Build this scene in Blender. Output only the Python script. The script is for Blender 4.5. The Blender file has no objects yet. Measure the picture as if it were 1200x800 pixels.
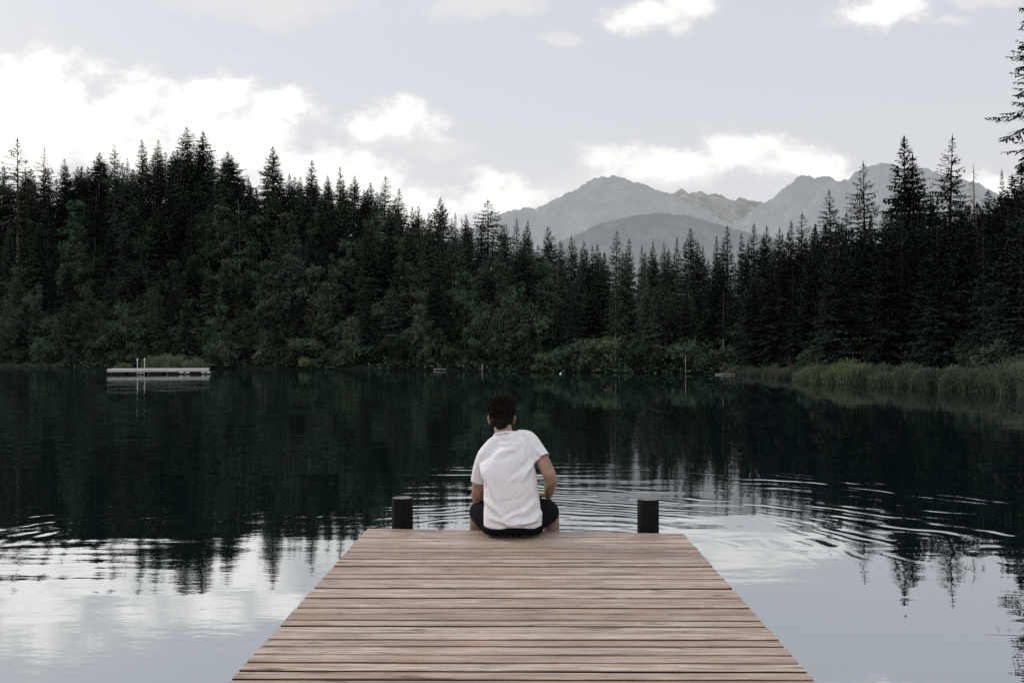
import bpy, math, random
import numpy as np
from mathutils import Vector, noise as mnoise

R = math.radians
random.seed(7)
sc = bpy.context.scene
COL = sc.collection

# ------------------------------------------------------------------ camera numbers
F = 1100.0            # focal length in pixels of a 1200 px wide picture
HZ = 415.0            # picture row of the horizon
H = 1.5               # camera height over the lake (z = 0)
DECK = 0.38           # top of the jetty

def at(px, Y, py=None):
    """world x (and z) of a picture column / row at distance Y"""
    x = (px - 600.0) / F * Y
    if py is None:
        return x
    return x, H - (py - HZ) / F * Y

# ------------------------------------------------------------------ helpers
def link(o, parent=None):
    COL.objects.link(o)
    if parent is not None:
        o.parent = parent
    return o

def tag(o, label=None, cat=None, group=None, kind=None):
    if label: o['label'] = label
    if cat: o['category'] = cat
    if group: o['group'] = group
    if kind: o['kind'] = kind
    return o

def empty(name, loc=(0, 0, 0), rz=0.0):
    o = bpy.data.objects.new(name, None)
    o.location = loc
    o.rotation_euler = (0, 0, rz)
    o.empty_display_size = 0.2
    return link(o)

def mesh_data(name, verts, faces, mat=None, smooth=False):
    me = bpy.data.meshes.new(name)
    me.from_pydata([tuple(v) for v in verts], [], [tuple(f) for f in faces])
    if mat: me.materials.append(mat)
    if smooth:
        me.polygons.foreach_set('use_smooth', [True] * len(me.polygons))
    me.update()
    return me

def fast_mesh(name, verts, nper, mat=None, smooth=False):
    """verts: (n*nper,3) array, each nper consecutive verts make one face"""
    verts = np.asarray(verts, dtype=np.float32).reshape(-1, 3)
    n = len(verts) // nper
    me = bpy.data.meshes.new(name)
    me.vertices.add(len(verts))
    me.vertices.foreach_set('co', verts.ravel())
    me.loops.add(n * nper)
    me.loops.foreach_set('vertex_index', np.arange(n * nper, dtype=np.int32))
    me.polygons.add(n)
    me.polygons.foreach_set('loop_start', np.arange(0, n * nper, nper, dtype=np.int32))
    me.polygons.foreach_set('loop_total', np.full(n, nper, dtype=np.int32))
    if smooth:
        me.polygons.foreach_set('use_smooth', [True] * n)
    if mat: me.materials.append(mat)
    me.update(calc_edges=True)
    return me

def obj(name, me, parent=None):
    return link(bpy.data.objects.new(name, me), parent)

class MB:
    def __init__(self): self.v = []; self.f = []
    def add(self, v, f):
        o = len(self.v)
        self.v += [tuple(map(float, p)) for p in v]
        self.f += [tuple(i + o for i in q) for q in f]
    def box(self, x0, x1, y0, y1, z0, z1, c=0.0):
        if c <= 0:
            v = [(x0,y0,z0),(x1,y0,z0),(x1,y1,z0),(x0,y1,z0),(x0,y0,z1),(x1,y0,z1),(x1,y1,z1),(x0,y1,z1)]
            f = [(3,2,1,0),(4,5,6,7),(0,1,5,4),(1,2,6,5),(2,3,7,6),(3,0,4,7)]
            self.add(v, f); return
        v = [(x0,y0,z0),(x1,y0,z0),(x1,y1,z0),(x0,y1,z0),
             (x0,y0,z1-c),(x1,y0,z1-c),(x1,y1,z1-c),(x0,y1,z1-c),
             (x0+c,y0+c,z1),(x1-c,y0+c,z1),(x1-c,y1-c,z1),(x0+c,y1-c,z1)]
        f = [(3,2,1,0),(8,9,10,11)]
        for a, b in ((0,4),(4,8)):
            for i in range(4):
                j = (i+1) % 4
                f.append((a+i, a+j, b+j, b+i))
        self.add(v, f)
    def tube(self, pts, radii, n=8, caps=True):
        v, f = ring_tube(pts, radii, n, caps)
        self.add(v, f)
    def mesh(self, name, mat=None, smooth=False):
        return mesh_data(name, self.v, self.f, mat, smooth)

def ring_tube(pts, radii, n=8, caps=True):
    pts = [Vector(p) for p in pts]
    v = []; f = []
    up = None
    for i, p in enumerate(pts):
        a = pts[max(i-1, 0)]; b = pts[min(i+1, len(pts)-1)]
        d = (b - a).normalized()
        if up is None:
            up = Vector((0,0,1)) if abs(d.z) < 0.9 else Vector((1,0,0))
        s = d.cross(up).normalized(); up = s.cross(d).normalized()
        r = radii[i]
        for k in range(n):
            t = 2*math.pi*k/n
            v.append(p + s*(r*math.cos(t)) + up*(r*math.sin(t)))
        if i:
            o = (i-1)*n
            for k in range(n):
                f.append((o+k, o+(k+1) % n, o+n+(k+1) % n, o+n+k))
    if caps:
        f.append(tuple(range(n-1, -1, -1)))
        o = (len(pts)-1)*n
        f.append(tuple(range(o, o+n)))
    return v, f

# ------------------------------------------------------------------ materials
class NT:
    def __init__(self, name):
        self.m = bpy.data.materials.new(name); self.m.use_nodes = True
        self.t = self.m.node_tree; self.t.nodes.clear()
        self.out = self.n('ShaderNodeOutputMaterial')
    def n(self, typ, **kw):
        nd = self.t.nodes.new(typ)
        for k, v in kw.items():
            if k.startswith('i_'):
                nd.inputs[k[2:].replace('_', ' ')].default_value = v
            else:
                setattr(nd, k, v)
        return nd
    def l(self, a, b): self.t.links.new(a, b)
    def val(self, x, sock):
        if hasattr(x, 'is_output'): self.l(x, sock)
        else: sock.default_value = x
    def math(self, op, a, b=0.0, c=None, clamp=False):
        nd = self.n('ShaderNodeMath', operation=op, use_clamp=clamp)
        self.val(a, nd.inputs[0]); self.val(b, nd.inputs[1])
        if c is not None: self.val(c, nd.inputs[2])
        return nd.outputs[0]
    def vmath(self, op, a, b=(0, 0, 0), out=0):
        nd = self.n('ShaderNodeVectorMath', operation=op)
        self.val(a, nd.inputs[0]); self.val(b, nd.inputs[1])
        return nd.outputs[out]
    def noise(self, vec, scale, detail=4.0, rough=0.55, dist=0.0, color=False):
        nd = self.n('ShaderNodeTexNoise')
        if vec is not None: self.l(vec, nd.inputs['Vector'])
        nd.inputs['Scale'].default_value = scale; nd.inputs['Detail'].default_value = detail
        nd.inputs['Roughness'].default_value = rough; nd.inputs['Distortion'].default_value = dist
        return nd.outputs['Color' if color else 'Fac']
    def ramp(self, fac, stops, interp='LINEAR'):
        nd = self.n('ShaderNodeValToRGB'); nd.color_ramp.interpolation = interp
        e = nd.color_ramp.elements
        while len(e) > 1: e.remove(e[-1])
        e[0].position = stops[0][0]; e[0].color = (*stops[0][1], 1)
        for p, c in stops[1:]:
            q = e.new(p); q.color = (*c, 1)
        self.l(fac, nd.inputs[0])
        return nd.outputs[0]
    def mix(self, fac, a, b, mode='MIX'):
        nd = self.n('ShaderNodeMix', data_type='RGBA', blend_type=mode)
        self.val(fac, nd.inputs[0])
        for x, s in ((a, nd.inputs[6]), (b, nd.inputs[7])):
            if hasattr(x, 'is_output'): self.l(x, s)
            else: s.default_value = (*x, 1)
        return nd.outputs[2]
    def maprange(self, x, a, b, c, d, smooth=False):
        nd = self.n('ShaderNodeMapRange', clamp=True)
        if smooth: nd.interpolation_type = 'SMOOTHSTEP'
        self.l(x, nd.inputs[0])
        for i, q in enumerate((a, b, c, d)): nd.inputs[i+1].default_value = q
        return nd.outputs[0]
    def mapping(self, vec, scale=(1, 1, 1), rot=(0, 0, 0)):
        nd = self.n('ShaderNodeMapping'); self.l(vec, nd.inputs[0])
        nd.inputs['Scale'].default_value = scale; nd.inputs['Rotation'].default_value = rot
        return nd.outputs[0]
    def coord(self, which='Object'):
        return self.n('ShaderNodeTexCoord').outputs[which]
    def bump(self, h, strength=0.3, dist=0.01):
        nd = self.n('ShaderNodeBump'); nd.inputs['Strength'].default_value = strength
        nd.inputs['Distance'].default_value = dist
        self.l(h, nd.inputs['Height']); return nd.outputs[0]
    def principled(self, color, rough=0.8, normal=None, spec=0.3, **kw):
        nd = self.n('ShaderNodeBsdfPrincipled')
        if hasattr(color, 'is_output'): self.l(color, nd.inputs['Base Color'])
        else: nd.inputs['Base Color'].default_value = (*color, 1)
        self.val(rough, nd.inputs['Roughness'])
        nd.inputs['Specular IOR Level'].default_value = spec
        if normal is not None: self.l(normal, nd.inputs['Normal'])
        self.l(nd.outputs[0], self.out.inputs[0])
        return nd

def simple_mat(name, c1, c2, scale=8.0, rough=0.8, bump=0.0, spec=0.3, stretch=(1, 1, 1)):
    t = NT(name); co = t.mapping(t.coord(), stretch)
    f = t.noise(co, scale, 5)
    col = t.mix(t.maprange(f, 0.3, 0.7, 0, 1), c1, c2)
    nb = t.bump(f, bump, 0.02) if bump else None
    t.principled(col, rough, nb, spec)
    return t.m

def foliage_mat(name, dark, light, tint=0.35, trans=0.0):
    t = NT(name)
    g = t.n('ShaderNodeNewGeometry'); oi = t.n('ShaderNodeObjectInfo')
    isl = g.outputs['Random Per Island']
    clump = t.noise(t.coord(), 0.9, 3)
    f = t.math('ADD', t.math('MULTIPLY', isl, 0.5), t.maprange(clump, 0.35, 0.65, 0.0, 0.5))
    col = t.mix(f, dark, light)
    hs = t.n('ShaderNodeHueSaturation')
    t.l(t.maprange(oi.outputs['Random'], 0, 1, 0.468, 0.508), hs.inputs['Hue'])
    r2 = t.math('FRACT', t.math('MULTIPLY', oi.outputs['Random'], 7.31))
    t.l(t.maprange(r2, 0, 1, 0.7, 1.25), hs.inputs['Saturation'])
    r3 = t.math('FRACT', t.math('MULTIPLY', oi.outputs['Random'], 13.7))
    t.l(t.maprange(r3, 0, 1, 1.0 - tint, 1.0 + tint), hs.inputs['Value'])
    t.l(col, hs.inputs['Color'])
    d = t.n('ShaderNodeBsdfDiffuse'); t.l(hs.outputs[0], d.inputs[0])
    if trans > 0:
        tr = t.n('ShaderNodeBsdfTranslucent'); t.l(hs.outputs[0], tr.inputs[0])
        mx = t.n('ShaderNodeMixShader'); mx.inputs[0].default_value = trans
        t.l(d.outputs[0], mx.inputs[1]); t.l(tr.outputs[0], mx.inputs[2])
        t.l(mx.outputs[0], t.out.inputs[0])
    else:
        t.l(d.outputs[0], t.out.inputs[0])
    return t.m

M = {}
M['spruce'] = foliage_mat('spruce_needles', (0.031, 0.047, 0.037), (0.102, 0.132, 0.096), 0.55)
M['spruce_hazed'] = foliage_mat('hazed_spruce_needles', (0.045, 0.056, 0.046), (0.095, 0.105, 0.082), 0.25)  # haze over the far-left crowns painted into the needle colour
M['pine'] = foliage_mat('larch_needles', (0.028, 0.044, 0.034), (0.080, 0.105, 0.072), 0.35)
M['leaf'] = foliage_mat('broad_leaves', (0.028, 0.052, 0.038), (0.102, 0.148, 0.096), 0.45, 0.10)
M['leaf_light'] = foliage_mat('light_broad_leaves', (0.055, 0.088, 0.056), (0.170, 0.222, 0.130), 0.35, 0.12)
M['reed'] = foliage_mat('reed_blades', (0.088, 0.125, 0.074), (0.25, 0.31, 0.18), 0.1, 0.2)
M['reed_dark'] = foliage_mat('dark_reed_blades', (0.060, 0.078, 0.058), (0.17, 0.20, 0.135), 0.1, 0.2)
M['reed_mid'] = foliage_mat('shaded_reed_blades', (0.058, 0.084, 0.052), (0.17, 0.215, 0.125), 0.1, 0.2)
M['bark'] = simple_mat('spruce_bark', (0.035, 0.030, 0.027), (0.085, 0.075, 0.066), 3, 0.95, 0.3, 0.1, (1, 1, .25))
M['bark_pale'] = simple_mat('pale_bark', (0.20, 0.185, 0.16), (0.36, 0.34, 0.30), 3, 0.95, 0.3, 0.1, (1, 1, .25))
M['deadwood'] = simple_mat('bleached_wood', (0.30, 0.28, 0.25), (0.52, 0.49, 0.44), 6, 0.9, 0.2, 0.1)

def make_wood():
    t = NT('weathered_planks')
    co = t.coord()
    g = t.n('ShaderNodeNewGeometry'); rnd = g.outputs['Random Per Island']
    off = t.n('ShaderNodeCombineXYZ'); t.l(t.math('MULTIPLY', rnd, 37.0), off.inputs[0]); t.l(t.math('MULTIPLY', rnd, 11.0), off.inputs[2])
    c = t.vmath('ADD', co, off.outputs[0])
    grain = t.noise(t.mapping(c, (1.2, 42, 42)), 2.2, 6, 0.62, 0.4)
    fine = t.noise(t.mapping(c, (5, 190, 190)), 2.0, 4, 0.7)
    patch = t.noise(t.mapping(c, (1.6, 6, 6)), 1.6, 5, 0.6)
    stain = t.noise(t.mapping(c, (2.6, 16, 16)), 1.3, 4, 0.6, 0.8)
    base = t.ramp(rnd, [(0.0, (0.44, 0.315, 0.24)), (0.25, (0.69, 0.54, 0.435)), (0.5, (0.77, 0.625, 0.515)), (0.75, (0.55, 0.40, 0.305)), (1.0, (0.83, 0.69, 0.58))])
    red = t.mix(t.maprange(patch, 0.48, 0.66, 0, 0.8), base, (0.48, 0.27, 0.18))
    pale = t.mix(t.maprange(patch, 0.28, 0.46, 0.55, 0), red, (0.83, 0.73, 0.64))
    gr = t.mix(t.maprange(grain, 0.38, 0.58, 0.75, 0.0), pale, (0.15, 0.095, 0.07))
    fi = t.mix(t.maprange(fine, 0.44, 0.57, 0.50, 0.0), gr, (0.17, 0.115, 0.09))
    st = t.mix(t.maprange(stain, 0.58, 0.70, 0.0, 0.85), fi, (0.075, 0.05, 0.04))
    vor = t.n('ShaderNodeTexVoronoi'); vor.inputs['Scale'].default_value = 1.0
    t.l(t.mapping(c, (2.2, 7, 7)), vor.inputs['Vector'])
    knot = t.maprange(vor.outputs['Distance'], 0.035, 0.13, 0.85, 0.0, True)
    kn = t.mix(knot, st, (0.06, 0.038, 0.03))
    h = t.math('ADD', t.math('MULTIPLY', grain, 0.7), t.math('MULTIPLY', fine, 0.3))
    t.principled(kn, t.maprange(grain, 0.3, 0.7, 0.58, 0.36), t.bump(h, 0.35, 0.004), 0.5)
    return t.m
M['wood'] = make_wood()
M['board_edge'] = simple_mat('gap_shaded_damp_edges', (0.018, 0.012, 0.010), (0.05, 0.036, 0.028), 9, 0.9, 0.3, 0.2, (2, 9, 9))  # gap shade painted into the damp, stained board sides
M['under_wood'] = simple_mat('dark_beam_wood', (0.035, 0.028, 0.024), (0.09, 0.07, 0.06), 6, 0.9, 0.3, 0.2, (1, 6, 6))
M['post'] = simple_mat('tarred_post', (0.003, 0.004, 0.004), (0.016, 0.015, 0.014), 10, 0.85, 1.0, 0.12, (4, 4, .35))
M['post_top'] = simple_mat('post_end_grain', (0.11, 0.105, 0.10), (0.24, 0.23, 0.22), 30, 0.85, 0.4, 0.2)

def make_shirt():
    t = NT('heather_cotton'); co = t.coord()
    a = t.noise(co, 420, 2, 0.7); b = t.noise(co, 90, 3, 0.6)
    weave = t.noise(t.mapping(co, (1, 1, 5)), 120, 2)
    col = t.mix(t.maprange(t.math('ADD', t.math('MULTIPLY', a, .5), t.math('MULTIPLY', b, .5)), 0.35, 0.65, 0, 1), (0.815, 0.79, 0.815), (0.855, 0.83, 0.855))
    fold = t.noise(t.mapping(co, (7, 5, 3.2), (0.0, 0.5, 0.0)), 1.1, 2, 0.45, 0.5)
    rid = t.math('ABSOLUTE', t.math('SUBTRACT', t.noise(t.mapping(co, (8, 6, 4.5), (0.2, -0.7, 0.1)), 1.2, 2, 0.45, 0.8), 0.5))
    rid = t.maprange(rid, 0.0, 0.10, 0.45, 0.0, True)
    fold = t.math('SUBTRACT', fold, t.math('MULTIPLY', rid, t.maprange(t.noise(co, 6.0, 1), 0.42, 0.62, 0.0, 0.8, True)))
    hh = t.math('ADD', t.math('MULTIPLY', fold, 1.0), t.math('MULTIPLY', weave, 0.0008))
    nd = t.principled(col, 0.95, t.bump(hh, 0.42, 0.03), 0.1)
    nd.inputs['Sheen Weight'].default_value = 0.0
    return t.m
M['shirt'] = make_shirt()
M['shorts'] = simple_mat('navy_shorts_cloth', (0.004, 0.005, 0.008), (0.009, 0.011, 0.015), 60, 0.95, 0.3, 0.04)
def make_skin():
    t = NT('tanned_skin'); co = t.coord()
    a = t.noise(co, 18, 4); b = t.noise(co, 220, 2)
    col = t.mix(t.maprange(a, 0.35, 0.65, 0, 1), (0.29, 0.165, 0.118), (0.39, 0.235, 0.172))
    nd = t.principled(col, 0.55, t.bump(b, 0.1, 0.002), 0.35)
    nd.inputs['Subsurface Weight'].default_value = 0.0
    return t.m
M['skin'] = make_skin()
def make_hair():
    t = NT('brown_hair'); co = t.coord()
    g = t.n('ShaderNodeNewGeometry')
    sep = t.n('ShaderNodeSeparateXYZ'); t.l(co, sep.inputs[0])
    top = t.maprange(sep.outputs[2], 1.14, 1.24, 0.0, 1.0)
    f = t.math('MULTIPLY', t.math('ADD', t.math('MULTIPLY', g.outputs['Random Per Island'], 0.5), 0.25), t.math('ADD', top, 0.25), clamp=True)
    col = t.mix(f, (0.006, 0.0045, 0.004), (0.038, 0.027, 0.021))
    t.principled(col, 0.75, None, 0.12)
    return t.m
M['hair'] = make_hair()
M['eye'] = simple_mat('eye_white', (0.6, 0.58, 0.55), (0.7, 0.68, 0.66), 10, 0.2)
M['raft_white'] = simple_mat('raft_painted_board', (0.52, 0.51, 0.49), (0.70, 0.69, 0.66), 2.0, 0.6, 0.1)
M['float'] = simple_mat('black_float_plastic', (0.010, 0.011, 0.012), (0.022, 0.022, 0.024), 5, 0.5)
M['steel'] = NT('ladder_steel').m
_t = NT('ladder_steel_pipe'); _n = _t.noise(_t.coord(), 12, 3)
_p = _t.principled(_t.mix(_n, (0.55, 0.54, 0.52), (0.75, 0.74, 0.72)), 0.35); _p.inputs['Metallic'].default_value = 0.7
M['steel'] = _t.m
M['ball'] = simple_mat('white_handle_knob', (0.75, 0.75, 0.74), (0.85, 0.85, 0.84), 6, 0.4)

def make_ground():
    t = NT('forest_floor'); co = t.coord()
    a = t.noise(co, 0.25, 6, 0.6); b = t.noise(co, 2.5, 5, 0.65)
    col = t.mix(t.maprange(a, 0.35, 0.65, 0, 1), (0.010, 0.014, 0.011), (0.022, 0.028, 0.018))
    col = t.mix(t.maprange(b, 0.45, 0.7, 0, 0.7), col, (0.030, 0.029, 0.022))
    t.principled(col, 0.95, t.bump(b, 0.8, 0.15), 0.05)
    return t.m
M['ground'] = make_ground()

FEET = (0.02, 6.45)
def make_water():
    t = NT('lake_water')
    co = t.coord()
    sep = t.n('ShaderNodeSeparateXYZ'); t.l(co, sep.inputs[0])
    # slight wobble so that the rings are not perfect circles
    wob = t.noise(co, 0.45, 3, 0.5, color=True)
    wv = t.vmath('MULTIPLY', t.vmath('SUBTRACT', wob, (0.5, 0.5, 0.5)), (1.9, 1.9, 0.0))
    pc = t.vmath('ADD', co, wv)
    def rings(cx, cy, k, r0, r1, r2, r3, amp, ph=0.0):
        d = t.vmath('LENGTH', t.vmath('SUBTRACT', pc, (cx, cy, 0)), out=1)
        s = t.math('SINE', t.math('ADD', t.math('MULTIPLY', d, k), ph))
        env = t.math('MULTIPLY', t.maprange(d, r0, r1, 0, 1, True), t.maprange(d, r2, r3, 1, 0, True))
        return t.math('MULTIPLY', t.math('MULTIPLY', s, env), amp)
    h1 = rings(FEET[0] - 0.15, FEET[1], 31.0, 0.1, 1.0, 2.4, 7.5, 0.00105)
    h2 = rings(FEET[0] + 0.25, FEET[1] + 0.1, 43.0, 0.1, 0.6, 1.5, 6.0, 0.0004, 1.3)
    h3 = rings(FEET[0], FEET[1], 19.0, 1.2, 3.0, 4.0, 9.0, 0.0009, 0.5)
    ringsum = t.math('ADD', t.math('ADD', h1, h2), h3)
    mod = t.math('MULTIPLY', t.maprange(t.noise(co, 0.30, 3, 0.5), 0.36, 0.66, 0.05, 1.45, True), t.maprange(sep.outputs[1], 6.5, 7.9, 0.06, 1.0, True))
    mod = t.math('MULTIPLY', mod, t.maprange(t.noise(t.mapping(co, (.7, 1.6, 1)), 1.1, 2, 0.5), 0.38, 0.60, 0.05, 1.3, True))
    mod = t.math('MULTIPLY', mod, t.math('MAXIMUM', t.maprange(sep.outputs[0], -1.5, -0.5, 0.10, 1.0, True), t.maprange(sep.outputs[0], -2.6, -3.8, 0.0, 0.5, True)))
    # the sector straight ahead-left stays calm
    ringsum = t.math('MULTIPLY', ringsum, mod)
    # small wind ripple, long crests
    w1 = t.noise(t.mapping(co, (1.0, 3.2, 1.0), (0, 0, R(-12))), 2.6, 2, 0.5)
    w2 = t.noise(t.mapping(co, (0.6, 1.7, 1.0), (0, 0, R(9))), 0.9, 2, 0.5)
    patch = t.maprange(t.noise(co, 0.16, 3, 0.5), 0.38, 0.65, 0.12, 1.0, True)
    patch = t.math('MULTIPLY', t.math('MULTIPLY', patch, t.maprange(sep.outputs[0], 0.8, 2.0, 0.72, 0.40, True)), t.maprange(sep.outputs[1], 12, 50, 1.0, 0.35))
    w3 = t.noise(t.mapping(co, (1.0, 2.2, 1.0), (0, 0, R(24))), 8.0, 2, 0.5)
    wind = t.math('MULTIPLY', t.math('ADD', t.math('MULTIPLY', w1, 0.0020), t.math('MULTIPLY', w2, t.maprange(sep.outputs[0], -1.6, -3.4, 0.0165, 0.036, True))), patch)
    wind = t.math('ADD', wind, t.math('MULTIPLY', w3, t.maprange(sep.outputs[0], -0.8, -1.6, 0.00005, 0.0004, True)))
    h = t.math('ADD', ringsum, wind)
    bmp = t.n('ShaderNodeBump'); bmp.inputs['Strength'].default_value = 1.0; bmp.inputs['Distance'].default_value = 1.0
    t.l(h, bmp.inputs['Height'])
    fr = t.n('ShaderNodeFresnel'); fr.inputs['IOR'].default_value = 1.33
    t.l(bmp.outputs[0], fr.inputs['Normal'])
    fac = t.maprange(fr.outputs[0], 0.05, 0.60, 0.54, 0.72)
    gl = t.n('ShaderNodeBsdfGlossy'); gl.inputs['Roughness'].default_value = 0.008
    gl.inputs['Color'].default_value = (0.93, 0.97, 0.99, 1)
    t.l(bmp.outputs[0], gl.inputs['Normal'])
    df = t.n('ShaderNodeBsdfDiffuse'); df.inputs['Color'].default_value = (0.005, 0.011, 0.012, 1)
    mx = t.n('ShaderNodeMixShader'); t.l(fac, mx.inputs[0]); t.l(df.outputs[0], mx.inputs[1]); t.l(gl.outputs[0], mx.inputs[2])
    t.l(mx.outputs[0], t.out.inputs[0])
    return t.m
M['water'] = make_water()

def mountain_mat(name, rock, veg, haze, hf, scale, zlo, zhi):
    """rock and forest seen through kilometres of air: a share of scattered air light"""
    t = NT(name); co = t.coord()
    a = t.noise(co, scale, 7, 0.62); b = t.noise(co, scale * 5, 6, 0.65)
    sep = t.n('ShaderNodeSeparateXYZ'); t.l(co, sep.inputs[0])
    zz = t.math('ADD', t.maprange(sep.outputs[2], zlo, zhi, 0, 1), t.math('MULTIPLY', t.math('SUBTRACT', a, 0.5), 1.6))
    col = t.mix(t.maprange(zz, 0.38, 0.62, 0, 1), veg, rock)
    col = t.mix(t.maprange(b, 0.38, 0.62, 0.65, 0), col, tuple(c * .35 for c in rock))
    gul = t.noise(t.mapping(co, (1.0, 1.0, .22)), scale*2.6, 5, 0.6, 0.6)  # pale and dark gully streaks stand in for relief shading the bump barely gives
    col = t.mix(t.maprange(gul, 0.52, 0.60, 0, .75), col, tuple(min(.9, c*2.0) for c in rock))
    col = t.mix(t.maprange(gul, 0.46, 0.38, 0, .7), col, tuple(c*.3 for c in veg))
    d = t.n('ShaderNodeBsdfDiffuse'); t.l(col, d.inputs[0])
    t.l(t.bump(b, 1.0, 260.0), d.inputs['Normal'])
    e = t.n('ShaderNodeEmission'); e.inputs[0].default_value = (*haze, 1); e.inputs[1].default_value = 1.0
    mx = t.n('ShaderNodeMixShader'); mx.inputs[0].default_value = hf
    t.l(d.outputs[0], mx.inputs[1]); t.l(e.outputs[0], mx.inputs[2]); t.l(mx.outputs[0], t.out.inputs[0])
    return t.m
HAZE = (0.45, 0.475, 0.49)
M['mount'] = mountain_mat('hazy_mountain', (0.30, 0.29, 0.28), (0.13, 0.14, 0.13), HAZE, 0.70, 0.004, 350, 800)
M['mount_lit'] = mountain_mat('hazy_sunlit_rock', (0.80, 0.74, 0.62), (0.36, 0.37, 0.31), HAZE, 0.48, 0.004, 250, 700)  # sunlight on the ridge put into a paler rock colour
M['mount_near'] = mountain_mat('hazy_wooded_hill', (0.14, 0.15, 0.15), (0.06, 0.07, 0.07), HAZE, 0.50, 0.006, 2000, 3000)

# ------------------------------------------------------------------ world (sky and clouds)
SUN_EL, SUN_AZ = R(30), R(-50)     # azimuth from +Y, clockwise positive: the sun stands ahead to the left, behind thin cloud
def make_world():
    w = bpy.data.worlds.new('World'); sc.world = w; w.use_nodes = True
    t = NT.__new__(NT); t.m = None; t.t = w.node_tree; t.t.nodes.clear()
    t.out = t.n('ShaderNodeOutputWorld')
    bg = t.n('ShaderNodeBackground'); bg.inputs['Strength'].default_value = 0.1
    t.l(bg.outputs[0], t.out.inputs[0])
    sky = t.n('ShaderNodeTexSky', sky_type='NISHITA', sun_disc=False)
    sky.sun_elevation = SUN_EL; sky.sun_rotation = SUN_AZ % (2*math.pi)
    sky.air_density = 1.0; sky.dust_density = 2.0
    hs = t.n('ShaderNodeHueSaturation'); hs.inputs['Saturation'].default_value = 0.45
    t.l(sky.outputs[0], hs.inputs['Color'])
    d = t.vmath('NORMALIZE', t.coord('Generated'))
    sp = t.n('ShaderNodeSeparateXYZ'); t.l(d, sp.inputs[0])
    dx, dy, dz = sp.outputs
    # thin veil of high haze over the blue
    veil = t.ramp(t.maprange(dz, 0.0, 0.5, 0, 1), [(0, (7.6, 7.7, 7.9)), (0.35, (7.55, 7.65, 7.95)), (0.7, (7.05, 7.35, 7.9)), (1.0, (6.0, 6.5, 7.4))])
    base = t.mix(0.86, hs.outputs[0], veil)
    yy = t.math('MAXIMUM', dy, 0.06)
    U = t.math('DIVIDE', t.math('MULTIPLY', dx, 11.0), yy); V = t.math('DIVIDE', t.math('MULTIPLY', dz, 11.0), yy)
    cb = t.n('ShaderNodeCombineXYZ'); t.l(U, cb.inputs[0]); t.l(V, cb.inputs[1])
    uv = cb.outputs[0]
    wr = t.noise(uv, 1.1, 5, 0.6, color=True)
    wuv = t.vmath('ADD', uv, t.vmath('MULTIPLY', t.vmath('SUBTRACT', wr, (.5, .5, .5)), (0.9, 0.6, 0)))
    fb = t.noise(t.mapping(uv, (1, 1.5, 1)), 1.5, 9, 0.62)
    fb2 = t.noise(t.mapping(t.vmath('ADD', uv, (3.1, 7.7, 0.15)), (1, 1.7, 1)), 1.0, 6, 0.55)
    def field(blobs):
        cur = None
        for (cx, cy, rx, ry) in blobs:
            p = t.vmath('SUBTRACT', wuv, ((cx-600)/100, (HZ-cy)/100, 0))
            p = t.vmath('MULTIPLY', p, (100/rx, 100/ry, 0))
            ln = t.vmath('LENGTH', p, out=1)
            v = t.math('SUBTRACT', 1.0, ln)
            cur = v if cur is None else t.math('SMOOTH_MAX', cur, v, 0.25)
        return cur
    A = [(45,100,100,58),(-40,160,160,85),(110,155,190,80),(200,170,160,70),(255,110,75,38),(330,120,50,22),(270,165,130,55),(390,215,150,58),(470,242,100,40),
         (-250,170,220,70),
         (478,138,55,30),(430,146,52,24),(595,232,75,24),(565,220,40,24),
         (715,183,45,26),(790,190,80,24),(865,182,75,32),(925,198,75,26),(1010,210,70,18),(1150,212,90,20),(1350,190,150,40),
         (770,18,62,22),(1030,14,66,25),(815,2,40,18)]
    B = [(320,2,150,34),(560,4,110,32),(520,172,60,20),(656,50,34,14),(225,190,220,60),(640,222,90,22),(1160,0,60,14),(1110,25,50,10),(740,205,140,26),(450,160,90,26)]
    fa = t.math('ADD', field(A), t.math('MULTIPLY', t.math('SUBTRACT', fb, 0.5), 2.5))
    ma = t.maprange(fa, -0.18, 0.55, 0, 1, True)
    fbb = t.math('ADD', field(B), t.math('MULTIPLY', t.math('SUBTRACT', fb, 0.5), 1.5))
    mb = t.maprange(fbb, 0.0, 0.7, 0, 0.75, True)
    front = t.maprange(dy, 0.03, 0.12, 0, 1)
    up = t.maprange(dz, 0.0, 0.02, 0, 1)
    ma = t.math('MULTIPLY', ma, front); mb = t.math('MULTIPLY', mb, front)
    # unseen clouds over the rest of the dome, brightened to light the man's back
    gen = t.maprange(t.noise(t.mapping(d, (1, 1, 2.2)), 2.4, 7, 0.6), 0.46, 0.62, 0, 0.9, True)
    gen = t.math('MULTIPLY', gen, t.math('MAXIMUM', t.math('SUBTRACT', 1.0, front), t.maprange(dz, 0.45, 0.7, 0, 1)))
    shade = t.maprange(t.math('ADD', t.math('MULTIPLY', fa, 0.45), t.math('MULTIPLY', fb2, 0.9)), 0.30, 0.90, 0, 1, True)
    cw = t.mix(shade, (7.9, 7.9, 8.0), (11.0, 10.75, 10.4))
    cw = t.mix(t.math('MULTIPLY', shade, t.math('MULTIPLY', t.maprange(fa, 0.25, 0.95, 0, 1, True), t.maprange(U, 0.5, -3.5, 0.0, 1.0, True))), cw, (13.6, 13.2, 12.7))
    col = t.mix(mb, base, (8.2, 8.15, 8.15))
    col = t.mix(ma, col, cw)
    col = t.mix(gen, col, (13.2, 13.0, 12.8))
    t.l(col, bg.inputs['Color'])
make_world()

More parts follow.
